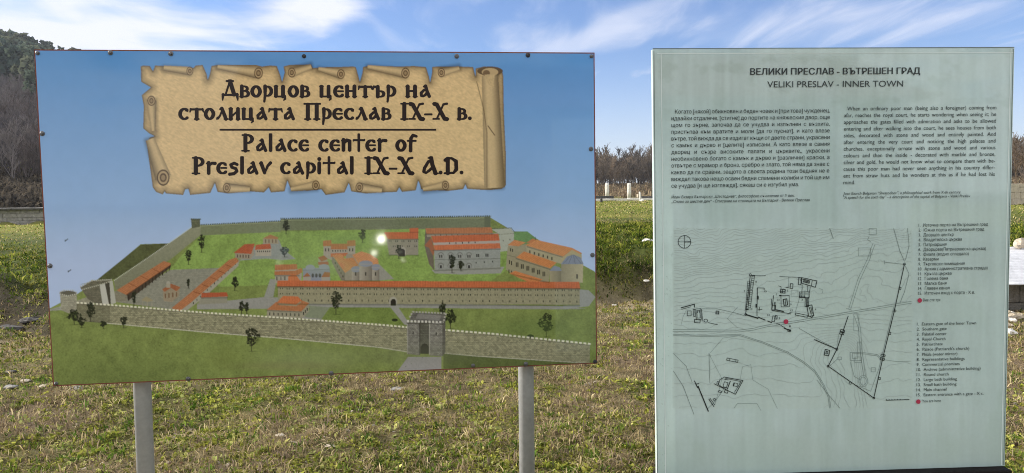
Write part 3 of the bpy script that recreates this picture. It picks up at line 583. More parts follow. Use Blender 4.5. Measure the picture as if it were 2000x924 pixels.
def letter_quads():
    Q = []; step = 0.34
    for (txt, xa, xb, base, xh) in LINES:
        sc = xh/100; adv = sum(GL[c][1] for c in txt)+7*(len(txt)-1); fx = (xb-xa)/(adv*sc)
        x0p = xa-4; Wd = int((xb-xa+10)/step); Hd = int((46+14)/step); gy0 = base-xh*1.55
        gx, gy = np.meshgrid(x0p+(np.arange(Wd)+.5)*step, gy0+(np.arange(Hd)+.5)*step); M = np.zeros(gx.shape, bool)
        cur = 0
        for ch in txt:
            for pts, W in GL[ch][0]:
                P = [(xa+(cur+px)*sc*fx, base-py*sc) for px, py in pts]
                for (a, b, wa, wb) in zip(P[:-1], P[1:], W[:-1], W[1:]):
                    wm = max(wa, wb)*sc; i0 = max(int((min(a[0], b[0])-wm-x0p)/step), 0); i1 = int((max(a[0], b[0])+wm-x0p)/step)+1
                    j0 = max(int((min(a[1], b[1])-wm-gy0)/step), 0); j1 = int((max(a[1], b[1])+wm-gy0)/step)+1
                    X, Y = gx[j0:j1, i0:i1], gy[j0:j1, i0:i1]; dx, dy = b[0]-a[0], b[1]-a[1]; L2 = dx*dx+dy*dy+1e-9
                    t = np.clip(((X-a[0])*dx+(Y-a[1])*dy)/L2, 0, 1)
                    M[j0:j1, i0:i1] |= np.hypot(X-a[0]-t*dx, Y-a[1]-t*dy) < (wa+(wb-wa)*t)*sc/2*1.36
            cur += GL[ch][1]+7
        for j in range(Hd):
            r = np.flatnonzero(np.diff(np.concatenate([[0], M[j].astype(np.int8), [0]])))
            for a, b in zip(r[::2], r[1::2]): Q.append((x0p+a*step, gy0+j*step, x0p+b*step, gy0+(j+1)*step))
    Q.append((429, 251.8, 852, 255.4)); return np.array(Q)
Q = letter_quads()
cor = np.stack([Q[:, [0, 3]], Q[:, [2, 3]], Q[:, [2, 1]], Q[:, [0, 1]]], 1)
L = BP.at(cor[..., 0], cor[..., 1]); V = np.stack([L[..., 0], np.full(L.shape[:2], -.0017), L[..., 1]], -1).reshape(-1, 3)
ink = mat('black brown ink', (0.018, 0.010, 0.009), 0.3, spec=.3)
mesh_np('title_lettering', V, np.arange(len(V)).reshape(-1, 4), ink, board)

# ================================================================== glass panel with text and plan
GP = Plane(-2.5, 1.92, [(1274,96),(1981,93),(1962,910),(1283,931)])
panel = empty('glass_signboard', GP.o, GP.rz, label='tall pale green glass panel with black text and a town plan', cat='information panel')
c0, c1, c2, c3 = GP.c
nx, ny = 360, 420
U, Vv = np.meshgrid(np.linspace(0, 1, nx), np.linspace(0, 1, ny))
XZ = (c0*(1-U[..., None])+c1*U[..., None])*(1-Vv[..., None])+(c3*(1-U[..., None])+c2*U[..., None])*Vv[..., None]
ppx, ppy = GP.px(XZ)
base = lin((178, 199, 197))*np.ones(ppx.shape+(1,))
mixp = lambda c, col, m: c*(1-m[..., None])+lin(col)*m[..., None]
edge_l = (1-sm(ppx-(ppy-95)*.011, 1308, 1313)); base = mixp(base, (196, 220, 214), edge_l*.55*sm(ppy, 250, 460))
base = mixp(base, (150, 172, 164), sm(fbm(ppx*.03, ppy*.045, 4, 2), .5, .72)*.35*(1-sm(ppy, 150, 330)))
base = mixp(base, (120, 140, 132), sm(fbm(ppx*.35, ppy*.35, 2, 8), .80, .9)*.5*(1-sm(ppx, 1300, 1345))*sm(ppy, 280, 420))
base = mixp(base, (168, 190, 184), sm(fbm(ppx*.02+5, ppy*.01, 4, 9), .45, .65)*.4)
base = base*(1+.16*(fbm(ppx*.10, ppy*.006, 3, 13)-.5)+.14*(fbm(ppx*.012, ppy*.012, 3, 14)-.5))[..., None]
inm = (ppx > 1314) & (ppx < 1782) & (ppy > 446) & (ppy < 798); base = mixp(base, (176, 196, 190), inm*.5)
base = mixp(base, (148, 168, 160), sm(ppy, 790, 900)*.3)
V = np.stack([XZ[..., 0], np.full(U.shape, -0.0006), XZ[..., 1]], -1).reshape(-1, 3)
ii = (np.arange(ny-1)[:, None]*nx+np.arange(nx-1)[None]).ravel(); fq = np.stack([ii, ii+nx, ii+nx+1, ii+1], -1)
pmat = mat('enamelled glass face', attr='print', rough=0.05, spec=0.9, noise=[(90, .97, 1.03)])
PANEL_K = 1.10
mesh_np('glass_face', V, fq, pmat, panel, base.reshape(-1, 3)*PANEL_K)
gedge = mat('polished glass edge', (0.62, 0.74, 0.70), 0.15, noise=[(20, .85, 1.1)])
mb = MB(); mb.add([(p[0], 0, p[1]) for p in GP.c]+[(p[0], .016, p[1]) for p in GP.c], [(0,3,2,1),(4,5,6,7),(0,1,5,4),(1,2,6,5),(2,3,7,6),(3,0,4,7)]); mb.build('glass_sheet', gedge, panel, bevel=.0015)
black_steel = mat('black steel base', (0.010, 0.008, 0.008), 0.7, .15, noise=[(25, .8, 1.2)])
zb = GP.c[:, 1].min(); gz = 0
mb = MB(); mb.box((c3[0]-.0, -.03, gz-.2), (c2[0]+.0, .05, min(c3[1], c2[1])-.0008)); mb.build('steel_base', black_steel, panel, bevel=.003)
def ribbons(name, lines, m, off, parent=panel, P=GP):   # lines: (points in print units, width)
    V = []; Fs = []
    for pts, wd in lines:
        pts = np.array(pts, float)
        for a, b in zip(pts[:-1], pts[1:]):
            d = b-a; L_ = np.hypot(*d)
            if L_ < 1e-4: continue
            n = np.array([-d[1], d[0]])/L_*wd/2; e = d/L_*wd*.25; k = len(V)
            V += [a-e-n, b+e-n, b+e+n, a-e+n]; Fs.append((k+3, k+2, k+1, k))
    V = np.array(V); L_ = P.at(V[:, 0], V[:, 1]); V3 = np.stack([L_[:, 0], np.full(len(V), off), L_[:, 1]], -1)
    return mesh_np(name, V3, np.array(Fs)[:, ::-1], m, parent)
ink2 = mat('dark green black print', (0.016, 0.026, 0.026), 0.3); ink3 = mat('grey plan line', (0.20, 0.26, 0.245), 0.35); ink4 = mat('faint contour line', (0.39, 0.48, 0.46), 0.35)
pale = mat('pale rebate line', (0.66, 0.76, 0.74), 0.3)
ribbons('rebate_line', [([(1291, 104), (1300, 928)], 1.6), ([(1284, 105), (1980, 103)], 1.4), ([(1974, 96), (1955, 908)], 1.6)], pale, -.0012)
ribbons('edge_shadow_line', [([(1978.6, 96), (1959.8, 908)], 1.1), ([(1284, 930), (1277, 100)], .9), ([(1275, 95.2), (1980, 92.6)], 1.4)], mat('dark glass edge', (0.10, 0.14, 0.13), .3), -.0014)  # thin dark lines along the side and top edges
# contours: level lines of a gently folded slope
gx, gy = np.meshgrid(np.arange(1316, 1782, 2.0), np.arange(446, 797, 2.0))
yw = gy+0.16*(gx-1316)*sm(gy, 640, 480)+26*(fbm(gx*.016, gy*.02, 3, 1)-.5)+9*(fbm(gx*.06, gy*.07, 2, 5)-.5)
lev = np.interp(yw, [430, 545, 640, 700, 860], [0, 23, 33, 36, 41.5])
bandd = (gx-1540)*.62-(gy-640)*.30; lev = lev+9*sm(bandd+14*fbm(gx*.03, gy*.03, 2, 3), 0, 70)*sm(gy, 630, 690)*(1-sm(gx, 1650, 1700))
def contours(f, gx, gy, levels):
    segs = []
    for lv in levels:
        a, b, c, d = f[:-1, :-1], f[:-1, 1:], f[1:, 1:], f[1:, :-1]
        s = np.stack([a > lv, b > lv, c > lv, d > lv]); cnt = s.sum(0); J, I_ = np.nonzero((cnt > 0) & (cnt < 4))
        for j, i in zip(J, I_):
            pts = []
            q = [(j, i), (j, i+1), (j+1, i+1), (j+1, i)]
            for k in range(4):
                (ja, ia), (jb, ib) = q[k], q[(k+1) % 4]; fa, fb = f[ja, ia], f[jb, ib]
                if (fa > lv) != (fb > lv):
                    t = (lv-fa)/(fb-fa); pts.append((gx[ja, ia]+(gx[jb, ib]-gx[ja, ia])*t, gy[ja, ia]+(gy[jb, ib]-gy[ja, ia])*t))
            if len(pts) >= 2: segs.append(([pts[0], pts[1]], .75))
    return segs
ribbons('contour_lines', contours(lev, gx, gy, np.arange(.5, 52, 1.0)), ink4, -.0010)
def rect(x0, y0, x1, y1, wd=.8, rot=0):
    cx, cy = (x0+x1)/2, (y0+y1)/2; c, s = math.cos(R(rot)), math.sin(R(rot))
    return ([(cx+(x-cx)*c-(y-cy)*s, cy+(x-cx)*s+(y-cy)*c) for x, y in ((x0, y0), (x1, y0), (x1, y1), (x0, y1), (x0, y0))], wd)
def circ(cx, cy, r, wd=.8, ry=None): return ([(cx+r*math.cos(a), cy+(ry or r)*math.sin(a)) for a in np.linspace(0, 2*math.pi, 20)], wd)
def off(pts, d):
    p = np.array(pts, float); t = np.gradient(p, axis=0); t /= np.linalg.norm(t, axis=1)[:, None]+1e-9; return [tuple(q) for q in p+np.stack([-t[:, 1], t[:, 0]], 1)*d]
gl = []
road = [(1314,645),(1440,646.5),(1470,643),(1499,636),(1560,627),(1640,613.5),(1708,602),(1780,590)]
for d in (-1.8, 1.8): gl.append((off(road, d), .8))
p2 = [(1315,654),(1380,656),(1444,654),(1490,669),(1537,688),(1570,708),(1592,726),(1608,752),(1618,775),(1621,797)]
for d in (-1.2, 1.2): gl.append((off(p2, d), .8))
gl += [([(1560,641),(1600,664),(1633,681)], .8), ([(1595,742),(1612,764),(1640,797)], .8), ([(1315,724.5),(1334,754),(1355,809)], 1), ([(1315,690),(1340,715),(1352,748)], .7)]
gl += [([(1657,603),(1675,545),(1694,505),(1704,476)], .7), ([(1661,604),(1679,547),(1698,507),(1708,478)], .7), ([(1652,602),(1664,606)], .7), rect(1697,446,1711,458,.6), rect(1676,484,1700,500,.6), ([(1700,472),(1694,468),(1697,462)], .7)]
gl += [([(1745,440+6),(1757,490),(1766,510)], .9), ([(1772,446),(1775,480),(1768,508)], .9), ([(1768,520),(1775,535),(1766,570),(1757,592)], .9), ([(1728,512),(1764,516)], .9), ([(1726,508),(1728,516)], .9)]
gl += [([(1668,617),(1676,640),(1680,690),(1686,733)], .7), ([(1673,612),(1680,640),(1684,690),(1690,735)], .7), rect(1667,613,1677,646,.6), rect(1674,668,1681,690,.6), rect(1660,688,1681,704,.8), rect(1664,690,1674,700,.6), rect(1669,697,1682,708,.7), rect(1636,697,1643,702,.7), ([(1660,706),(1668,735),(1680,742)], .7), ([(1682,688),(1712,692),(1724,702),(1750,706),(1778,705)], .7), ([(1682,690.5),(1712,694.5),(1722,704)], .6), circ(1685.5,744,6,.8,8), circ(1685.5,744,9,.6,11)]
gl += [([(1672,752),(1700,764),(1716,720),(1745,600)], .7), ([(1636,700),(1621,714)], .7), ([(1634,675),(1638,652),(1648,646)], .6), rect(1701,718,1709,726,.8), ([(1561,542),(1568,560),(1552,612)], .7), ([(1380,800),(1398,782),(1413,760)], .7)]
gl += [([(1396,790),(1410,740),(1384,690),(1386,748)], .5), ([(1386,745),(1386,690),(1412,660),(1440,656)], .5), ([(1442,756),(1450,716),(1466,712),(1470,742),(1500,760),(1518,798)], .5), ([(1440,600),(1420,622),(1440,640)], .5), ([(1433,797),(1440,788),(1478,788),(1486,802)], .6), ([(1340,606),(1334,618),(1330,634)], .5), ([(1361,603),(1400,603),(1440,612),(1455,617)], .9)]
gl += [([(1566,556),(1566,580)], .8), ([(1572,566),(1571,582)], .8), ([(1580,566),(1579,582)], .8), ([(1540,541),(1540,560),(1533,562)], .7), ([(1545,567),(1558,567),(1558,579),(1545,579),(1545,567)], .4), ([(1599,563),(1607,566),(1606,572)], .6), ([(1620,443+3),(1627,466)], 1.2)]
def mean(l): return np.array(l[0], float).mean(0)
ribbons('plan_road', gl[:2], ink3, -.0016); ribbons('plan_path', gl[2:4], ink3, -.0016); 
for l in gl[4:]: ribbons('plan_street', [l], ink3, -.0016)
bl = []
wall_pts = [(1765.8,516),(1746,607),(1724,697),(1706,777),(1617,715),(1634,682),(1656,617)]
bl += [(wall_pts, 1.5), ([(1590,663),(1634,682)], 1.6)]
for x, y in ((1765.8,516),(1706,777),(1617,715),(1634,682),(1456,614),(1465,536.5)): bl.append(circ(x, y, 2.0, 1))
for x, y in ((1757,563),(1747,607),(1737,651),(1717,739),(1660,748)): bl.append(rect(x-2, y-2, x+2, y+2, 1, 12))
for x, y in ((1724,694),(1722.5,701),(1645,646),(1643.5,651)): bl.append(rect(x-4, y-2, x+4, y+2, 1.2, 14))
bl += [rect(1610,683,1619,694,1.4,12), rect(1613,686,1616,691,1.2,12)]
bl += [([(1465,538),(1456,612)], 1.2), ([(1467,538),(1474,538)], 1.6), ([(1474,538),(1495,538.4)], .7), ([(1522,540),(1561,541.6)], .7)]
for (xa, ya, xb, yb) in ((1462.5,549,1458,603),(1471,539,1467,565),(1467,567,1463,601)):
    n = int((yb-ya)/4.2)
    for i in range(n+1):
        t = i/n; x = xa+(xb-xa)*t; y = ya+(yb-ya)*t; bl.append(([(x-2.4, y), (x+2.4, y)], .7))
    for d in (-2.4, 2.4): bl.append(([(xa+d, ya), (xb+d, yb)], .8))
bl += [([(1456,604),(1461,604)], 3), ([(1456,614),(1480,621.5)], 2.4), ([(1480,619),(1494,625)], 1.8), ([(1499,627),(1507,630)], 1.6), ([(1516,632),(1522,633.6),(1537,643)], 1), ([(1531,641),(1544,646)], 1.8)] + [rect(1538+i*3, 643+i, 1541+i*3, 647+i, 1) for i in range(2)]
bl += [([(1478.7,562),(1478,616.7)], 1.3), ([(1478,562),(1492,562.5),(1492,566)], 1.2), ([(1480,578),(1480,584)], 2.4), ([(1476.5,594),(1476.5,600)], 2.6), ([(1481,604),(1488,604)], 1), ([(1483,600),(1482,607)], 1)]
bl += [rect(1524,565,1533,572,1.4,6), ([(1528,565),(1528,572)], 1), ([(1524,569),(1533,569)], 1), ([(1520,558),(1525,560),(1525,564)], .9), rect(1543,554,1548,563,1.2,4), ([(1535,561),(1541,562)], 1.0), ([(1522,577),(1525,577)], 2.4)]
bl += [rect(1525,577,1541,599,.9,-1), rect(1530,584,1537,596,1.6,-8), ([(1533,585),(1534,596)], 1), ([(1510.5,577),(1507,606),(1544,613)], 1.1), ([(1513,590),(1513,604)], 2), rect(1507,596,1514,605,1.2,4), ([(1515,605),(1530,608)], 2), ([(1506,584),(1507,596)], 1), ([(1541,611),(1545,610)], 1)]
bl += [([(1565,542),(1595,548.6),(1592,561),(1565,553),(1565,542)], 1.3), ([(1567,545),(1580,548),(1580,553),(1568,550)], 1.6), ([(1569,548),(1578,550)], 1.6), ([(1586,547),(1584,559)], 1), rect(1559,542,1564,556,1.1,3)]
bl += [([(1561,570),(1580,570),(1580,581),(1561,581),(1561,570)], 1), ([(1562,574),(1580,574)], 1), ([(1577,558),(1577,570)], .9), ([(1582,560),(1581,570)], .9), ([(1560,580),(1572,580)], 1.8)] + [([(1562+i*3, 577), (1562+i*3, 581)], 1) for i in range(4)]
bl += [rect(1572,582,1579,599,1,2), ([(1575,583),(1574.6,599)], 1.4), ([(1577,583),(1577,599)], 1.2), rect(1577,596,1587,617,1.4,-10), ([(1580,600),(1584,614)], 1.2), ([(1583,599),(1586,612)], 1.0), ([(1579.5,617),(1585,620),(1589,615)], 1.2), ([(1553.6,611),(1577.5,616),(1576.6,619.5),(1552.7,615),(1553.6,611)], 1.1)]
bl += [rect(1508,617,1513,628,1.1,12), rect(1513,616,1517,623,1.1,12)]
bl += [circ(1336.5,472.3,12.4,1.0), ([(1324,472.3),(1337,472.3)], .7), ([(1336.5,460),(1336.5,484.7)], .8), ([(1337,472.5),(1349,472.3)], 1.8)]
bl += [([(1356,743.6),(1362,757)], 1.6), ([(1363,754),(1383,803)], 2.2), ([(1358,750),(1365,749)], 1.4), rect(1419,701,1441,705.5,1,11), ([(1424,701),(1424,705)], .8), ([(1437,703),(1436,707)], .8)]
bl += [([(1413.7,736),(1450.6,743),(1436,769.7),(1420,762),(1394,749)], 1.3), ([(1416,738.5),(1447,745),(1434,766)], .9), ([(1413,737),(1406,741),(1402,750),(1410,756),(1418,758)], 1.1), ([(1426,744),(1420,760)], 1.6), rect(1413,746,1420,756,1,18), ([(1414,740),(1422,742)], 1), rect(1432,748,1440,754,.9,14), ([(1434,748),(1432,754)], 1.4), rect(1400,745,1404,750,.9,16), rect(1415,762,1421,767,1.2,20), rect(1403,763,1409,766,1,20), ([(1384,779),(1394,794)], 1.4), ([(1386,777),(1396,791)], 1), rect(1393,778,1397,782,1,-30)]
bl += [([(1330,601),(1355.7,594),(1356,600)], 1.6), ([(1331,604),(1349,599)], .9), rect(1342,607,1349.5,616.5,1,0), rect(1354,604,1357,618,1,-4), rect(1359,603,1369,624,1,-3), rect(1361,606,1367,621,.9,-3), rect(1356,624,1367,630,1.2,6), ([(1370,604),(1372,626)], .9), circ(1378,626,3.6,1,3), ([(1383,630),(1392,632),(1401,634)], 1), rect(1398,607.5,1403.5,613,1.4,5), ([(1398,610.5),(1403,611)], 1)]
bl += [([(1730,781.5),(1775,780)], 1.3)]+[([(1730+i*5.5, 779.3), (1731+i*5.5, 781)], 1) for i in range(6)]
def plan_zone(l):
    x, y = mean(l)
    if x > 1722 and y > 776 and x < 1790: return 'scale_bar'
    if x < 1352 and y < 500: return 'compass_mark'
    if x < 1404 and y < 640: return 'plan_church'
    if x < 1452 and y > 690: return 'plan_monastery' if x > 1388 else 'plan_southern_wall'
    return 'plan_palace' if x < 1600 and y < 660 else 'plan_town_wall'
for l in bl:
    if plan_zone(l) in ('plan_church', 'plan_monastery'): ribbons('plan_outline', [l], ink2, -.0020)
for zn in sorted({plan_zone(l) for l in bl}-{'plan_church', 'plan_monastery'}): ribbons(zn, [l for l in bl if plan_zone(l) == zn], ink2, -.0020)
# text
def text_lines(name, rows, m, off=-.0022, bold=0.0, ital=0.0, parent=panel, P=GP):
    """rows: (text, x0, x1, baseline y, cap height, justify) in print units"""
    V = []; Fs = []
    for (txt, xa, xb, yb, cap, just) in rows:
        cu = bpy.data.curves.new('row', 'FONT'); cu.body = txt; cu.size = 1; cu.resolution_u = 2; cu.shear = ital; cu.offset = bold
        ob = bpy.data.objects.new('row', cu); COL.objects.link(ob)
        def ext():
            dg = bpy.context.evaluated_depsgraph_get(); dg.update(); cv = ob.evaluated_get(dg).to_curve(dg); loops = []
            for sp in cv.splines:
                bp = sp.bezier_points; pts = []
                for i in range(len(bp)):
                    p, q = bp[i], bp[(i+1) % len(bp)]
                    straight = p.handle_right_type == 'VECTOR' and q.handle_left_type == 'VECTOR'
                    seg = [p.co.copy()] if straight else mathutils.geometry.interpolate_bezier(p.co, p.handle_right, q.handle_left, q.co, 4)[:-1]
                    pts += [(c.x, c.y) for c in seg]
                if len(pts) > 2: loops.append(pts)
            ob.evaluated_get(dg).to_curve_clear(); return loops
        a = P.at(xa, yb); b = P.at(xb, yb); top = P.at(xa, yb-cap); h = (top[1]-a[1])/CAPH; Wt = b[0]-a[0]
        span = lambda ls: max(p[0] for l in ls for p in l)-min(p[0] for l in ls for p in l)
        ls = ext()
        if just:
            w1 = span(ls); cu.space_word = 2.0; k = span(ext())-w1; want = Wt/(h*.97)
            cu.space_word = max(.6, 1+(want-w1)/max(k, 1e-6)) if k > 1e-6 else 1; ls = ext()
        s = Wt/span(ls); x0 = min(p[0] for l in ls for p in l)
        bb = [(min(p[0] for p in l), max(p[0] for p in l), min(p[1] for p in l), max(p[1] for p in l)) for l in ls]
        owner = {}
        for i, l in enumerate(ls):                 # counters go with the outline that surrounds them
            for j in range(max(0, i-6), min(len(ls), i+7)):
                if j != i and bb[j][0] < bb[i][0] and bb[j][1] > bb[i][1] and bb[j][2] < bb[i][2] and bb[j][3] > bb[i][3]:
                    if inside(ls[j], np.array([l[0][0]]), np.array([l[0][1]]))[0]: owner[i] = j
        for c_, dx in enumerate((0,) if not bold else (-bold, 0, bold)):
            for i, l in enumerate(ls):
                if i in owner: continue
                grp = [l]+[ls[k] for k in owner if owner[k] == i]; flat = [p for q_ in grp for p in q_]; q = len(V)
                tri = mathutils.geometry.tessellate_polygon([[Vector((x, y, 0)) for x, y in q_] for q_ in grp])
                V += [(a[0]+(x-x0+dx)*s, off-.00003*(i % 3)-.0001*c_, a[1]+y*h) for x, y in flat]; Fs += [tuple(q+n for n in t) for t in tri]
        bpy.data.objects.remove(ob); bpy.data.curves.remove(cu)
    me = bpy.data.meshes.new(name); me.from_pydata(V, [], Fs); me.update(); me.materials.append(m)
    o = bpy.data.objects.new(name, me); COL.objects.link(o); o.parent = parent; return o
CAPH = 0.72
text_lines('heading_lettering', [('ВЕЛИКИ ПРЕСЛАВ - ВЪТРЕШЕН ГРАД', 1465, 1796, 146.4, 12.6, 0)], ink2, bold=.022)
text_lines('subheading_lettering', [('VELIKI PRESLAV - INNER TOWN', 1498, 1763, 171, 12.4, 0)], ink2)
bg = ["Когато [някой] обикновен и беден човек и [при това] чужденец,", "идвайки отдалече, [стигне] до портите на княжеския двор, още", "щом го зърне, започва да се учудва и изпълнен с възхита,", "пристъпва към вратите и моли [да го пуснат], и като влезе", "вътре, той вижда да се издигат къщи от двете страни, украсени", "с камък и дърво и [целите] изписани. А като влезе в самия", "дворец и съзре високите палати и църквите,, украсени", "необикновено богато с камък и дърво и [различни] краски, а", "отвътре с мрамор и бронз, сребро и злато, той няма да знае с", "какво да ги сравни, защото в своята родина този бедняк не е", "виждал такова нещо освен бедни сламени колиби и той ще им", "се учудва [и ще изглежда], сякаш си е изгубил ума."]
en = ["When an ordinary poor man (being also a foreigner) coming from", "afar, reaches the royal court, he starts wondering when seeing it; he", "approaches the gates filled with admiration and asks to be allowed", "entering and after walking into the court, he sees houses from both", "sides, decorated with stone and wood and entirely painted. And", "after entering the very court and noticing the high palaces and", "churches, exceptionally ornate with stone and wood and various", "colours and then the inside - decorated with marble and bronze,", "silver and gold, he would not know what to compare them with be-", "cause this poor man had never seen anything in his country differ-", "ent from straw huts and he wonders at this as if he had lost his", "mind."]
text_lines('bulgarian_paragraph', [(t, 1311 if i else 1318, 1620-i*.11 if i < 11 else 1559.6, 222+13.16*i, 7.8, i < 11) for i, t in enumerate(bg)], ink2)
text_lines('english_paragraph', [(t, (1648-i*.13) if i else 1654, 1944.8-i*.3 if i < 11 else 1669.5, 216+13.1*i, 7.8, i < 11) for i, t in enumerate(en)], ink2)
text_lines('bulgarian_source_note', [("Йоан Екзарх Български „Шестоднев“, философско съчинение от Х век.", 1311, 1551, 387.6, 5.6, 0), ("„Слово за шестия ден“ - Описание на столицата на България - Велики Преслав", 1311, 1581, 396.6, 5.6, 0)], ink2, ital=.2)
text_lines('english_source_note', [("Joan Exarch Bulgarian “Shestodnev”, a philosophical work from X-th century.", 1646, 1876, 380.6, 5.6, 0), ("“A speech for the sixth day” - a description of the capital of Bulgaria - Veliki Preslav", 1646, 1894, 388.4, 5.6, 0)], ink2, ital=.2)
lb = ["1.  Източна порта на Вътрешния град", "2.  Южна порта на Вътрешния град", "3.  Дворцов център", "4.  Владетелска църква", "5.  Патриаршия", "6.  Дворцова(Патриаршеска църква)", "7.  Фиала (водно огледало)", "8.  Казарми", "9.  Търговски помещения", "10.  Архив ( административна сграда)", "11.  Кръгла църква", "12.  Голяма баня", "13.  Малка баня", "14.  Главен канал", "15.  Източен вход с порта - X в."]
lbe = [780, 745, 470, 543, 405, 760, 605, 333, 568, 775, 450, 418, 405, 433, 660]
le = ["1.  Eastern gate of the Inner Town", "2.  Southern gate", "3.  Palatial center", "4.  Royal Church", "5.  Patriarchate", "6.  Palace (Patriarch's church)", "7.  Phiala (water mirror)", "8.  Representative buildings", "9.  Commercial premises", "10.  Archive (administrative building)", "11.  Round church", "12.  Large bath building", "13.  Small bath building", "14.  Main channel", "15.  Eastern entrance with a gate - X c."]
lee = [428, 258, 258, 252, 236, 388, 320, 362, 333, 453, 270, 317, 315, 258, 470]
text_lines('bulgarian_legend', [(t, 1793.3-i*.05, 1760+lbe[i]/4.62, 442.8+9.48*i, 6.1, 0) for i, t in enumerate(lb)]+[("Вие сте тук", 1802, 1836, 588.6, 5.6, 0)], ink2)
text_lines('english_legend', [(t, 1790-i*.06, 1760+lee[i]/2.942, 635.6+9.88*i, 6.0, 0) for i, t in enumerate(le)]+[("You are here", 1800, 1836.5, 785.6, 5.6, 0)], ink2)
nums = [("8",1475,552),("9",1452.5,570.5),("15",1492,570.5),("5",1536.5,569.5),("6",1543,595.5),("4",1591,606),("3",1565,587),("12",1517.5,587.5),("13",1518,623.5),("14",1498,617),("15",1543,608),("11",1361.5,611),("1",1541,639),("10",1464,605.5),("7",1515,577)]
for t, x, y in nums: text_lines('plan_number', [(t, x, x+2.3*len(t), y, 4.0, 0)], ink2, off=-.0024)
redm = mat('crimson dot', (0.42, 0.035, 0.085), 0.3)
for (x, y, r) in ((1534.4,628,4.6),(1795.4,586.6,4.4),(1792.6,784,4.4)):
    mb = MB(); L_ = GP.at([x+r*math.cos(a) for a in np.linspace(0, 6.283, 24, False)], [y+r*math.sin(a) for a in np.linspace(0, 6.283, 24, False)])
    mb.add([(p[0], -.0026, p[1]) for p in L_], [tuple(range(24))]); mb.build('location_dot', redm, panel)

#@@SCENERY
# ================================================================== things standing in the meadow
def at(px, py, Y):
    r = ray(px, py); return C0 + r*(Y/r[1])
def hz(x, y): return float(height(x, y))
class Rng(random.Random): pass
def rock_mesh(name, mat_, rx, ry, rz, seed, parent=None, loc=(0, 0, 0)):
    r = np.random.default_rng(seed); bm_v = []; n, m = 14, 9
    cuts = [(lambda v: v/np.linalg.norm(v))(r.normal(size=3)) for _ in range(9)]; cd_ = r.uniform(.55, .9, 9)
    for k in range(m+1):
        ph = math.pi*k/m
        for i in range(n):
            a = 2*math.pi*i/n; d = np.array([math.sin(ph)*math.cos(a), math.sin(ph)*math.sin(a), math.cos(ph)]); q = 1.0
            for c, cc_ in zip(cuts, cd_):
                dd = d @ c
                if dd > 1e-3: q = min(q, cc_/dd)
            q *= 1+.06*r.normal(); bm_v.append((d[0]*q*rx+loc[0], d[1]*q*ry+loc[1], d[2]*q*rz+loc[2]))
    Fs = [(k*n+i, (k+1)*n+i, (k+1)*n+(i+1) % n, k*n+(i+1) % n) for k in range(m) for i in range(n)]
    return mesh_np(name, bm_v, np.array(Fs), mat_, parent)
white_st = mat('white limestone', (0.74, 0.71, 0.65), 0.8, noise=[(6, .7, 1.15), (40, .85, 1.1)], bump=(25, .5, .02))
grey_st = mat('grey weathered stone', (0.26, 0.25, 0.23), 0.9, noise=[(5, .6, 1.3), (40, .8, 1.15)], bump=(20, .6, .03))
dark_st = mat('dark ruin stone', (0.065, 0.062, 0.058), 0.95, noise=[(4, .5, 1.5), (30, .7, 1.3)], bump=(12, .6, .04))
buff_st = mat('buff limestone blocks', (0.50, 0.43, 0.33), 0.9, noise=[(3, .75, 1.15), (25, .8, 1.12)], bump=(25, .5, .02))
def masonry(name, mat_, p0, p1, zb, h, depth, bl, ch, seed, parent=None, top_ragged=0.0):
    """coursed stones between two plan points, each stone its own slightly turned block of the one wall"""
    r = random.Random(seed); mb = MB(); d = np.array(p1, float)-np.array(p0, float); Ln = np.linalg.norm(d); u = d/Ln; n = np.array([-u[1], u[0]])
    z = 0; k = 0
    while z < h-1e-3:
        c = min(ch*r.uniform(.85, 1.2), h-z); 
        if h-z-c < ch*.35: c = h-z
        x = -r.uniform(0, bl*.5)
        while x < Ln:
            b = bl*r.uniform(.6, 1.5); xa, xb = max(x, 0)+.004, min(x+b, Ln)-.004; x += b
            if xb-xa < .03: continue
            if top_ragged and z+c > h-1e-3 and r.random() < top_ragged: continue
            o_ = r.uniform(-.02, .02)*min(1, bl*2); q0 = np.array(p0)+u*xa+n*o_; q1 = np.array(p0)+u*xb+n*o_; w_ = n*depth
            j = lambda: r.uniform(-.012, .012)*bl*2
            V = [(*(q0+0*w_), zb+z), (*(q1), zb+z), (*(q1+w_), zb+z), (*(q0+w_), zb+z)]
            V += [(a[0]+j(), a[1]+j(), zb+z+c-.006+j()*.5) for a in V]
            mb.add(V, [(3,2,1,0),(4,5,6,7),(0,1,5,4),(1,2,6,5),(2,3,7,6),(3,0,4,7)])
        z += c; k += 1
    return mb.build(name, mat_, parent, bevel=min(.02, ch*.12))
# two pale columns
def column(px, ytop, ybase, Y, label, ped):
    p = at(px, ybase, Y); h = (ybase-ytop)/F*Y; z0 = hz(p[0], p[1]); o = empty('stone_column', (p[0], p[1], z0), label=label, cat='column', group='columns standing among the ruins')
    b = p[2]-z0; mb = MB(); mb.box((-.42, -.42, -.2), (.42, .42, b*.5)); mb.box((-.33, -.33, b*.5), (.33, .33, b)); mb.build('plinth', white_st, o, bevel=.02)
    if ped: mb = MB(); mb.lathe([(.30, b), (.32, b+.05), (.27, b+.12), (.24, b+.16)], n=20); mb.build('column_base', white_st, o, True)
    zt = b+.162 if ped else b+.002; r = .25; mb = MB()
    mb.lathe([(r, zt), (r*1.01, zt+(h*.4)), (r*.95, zt+h*.75), (r*.9, b+h-.02), (r*.7, b+h)], n=22); mb.build('shaft', white_st, o, True); return o
column(1186, 358, 384.5, 95, 'left pale stone column behind a dark low wall', False)
column(1229, 358, 389.0, 92, 'right pale stone column on a stepped base, right of the other', True)
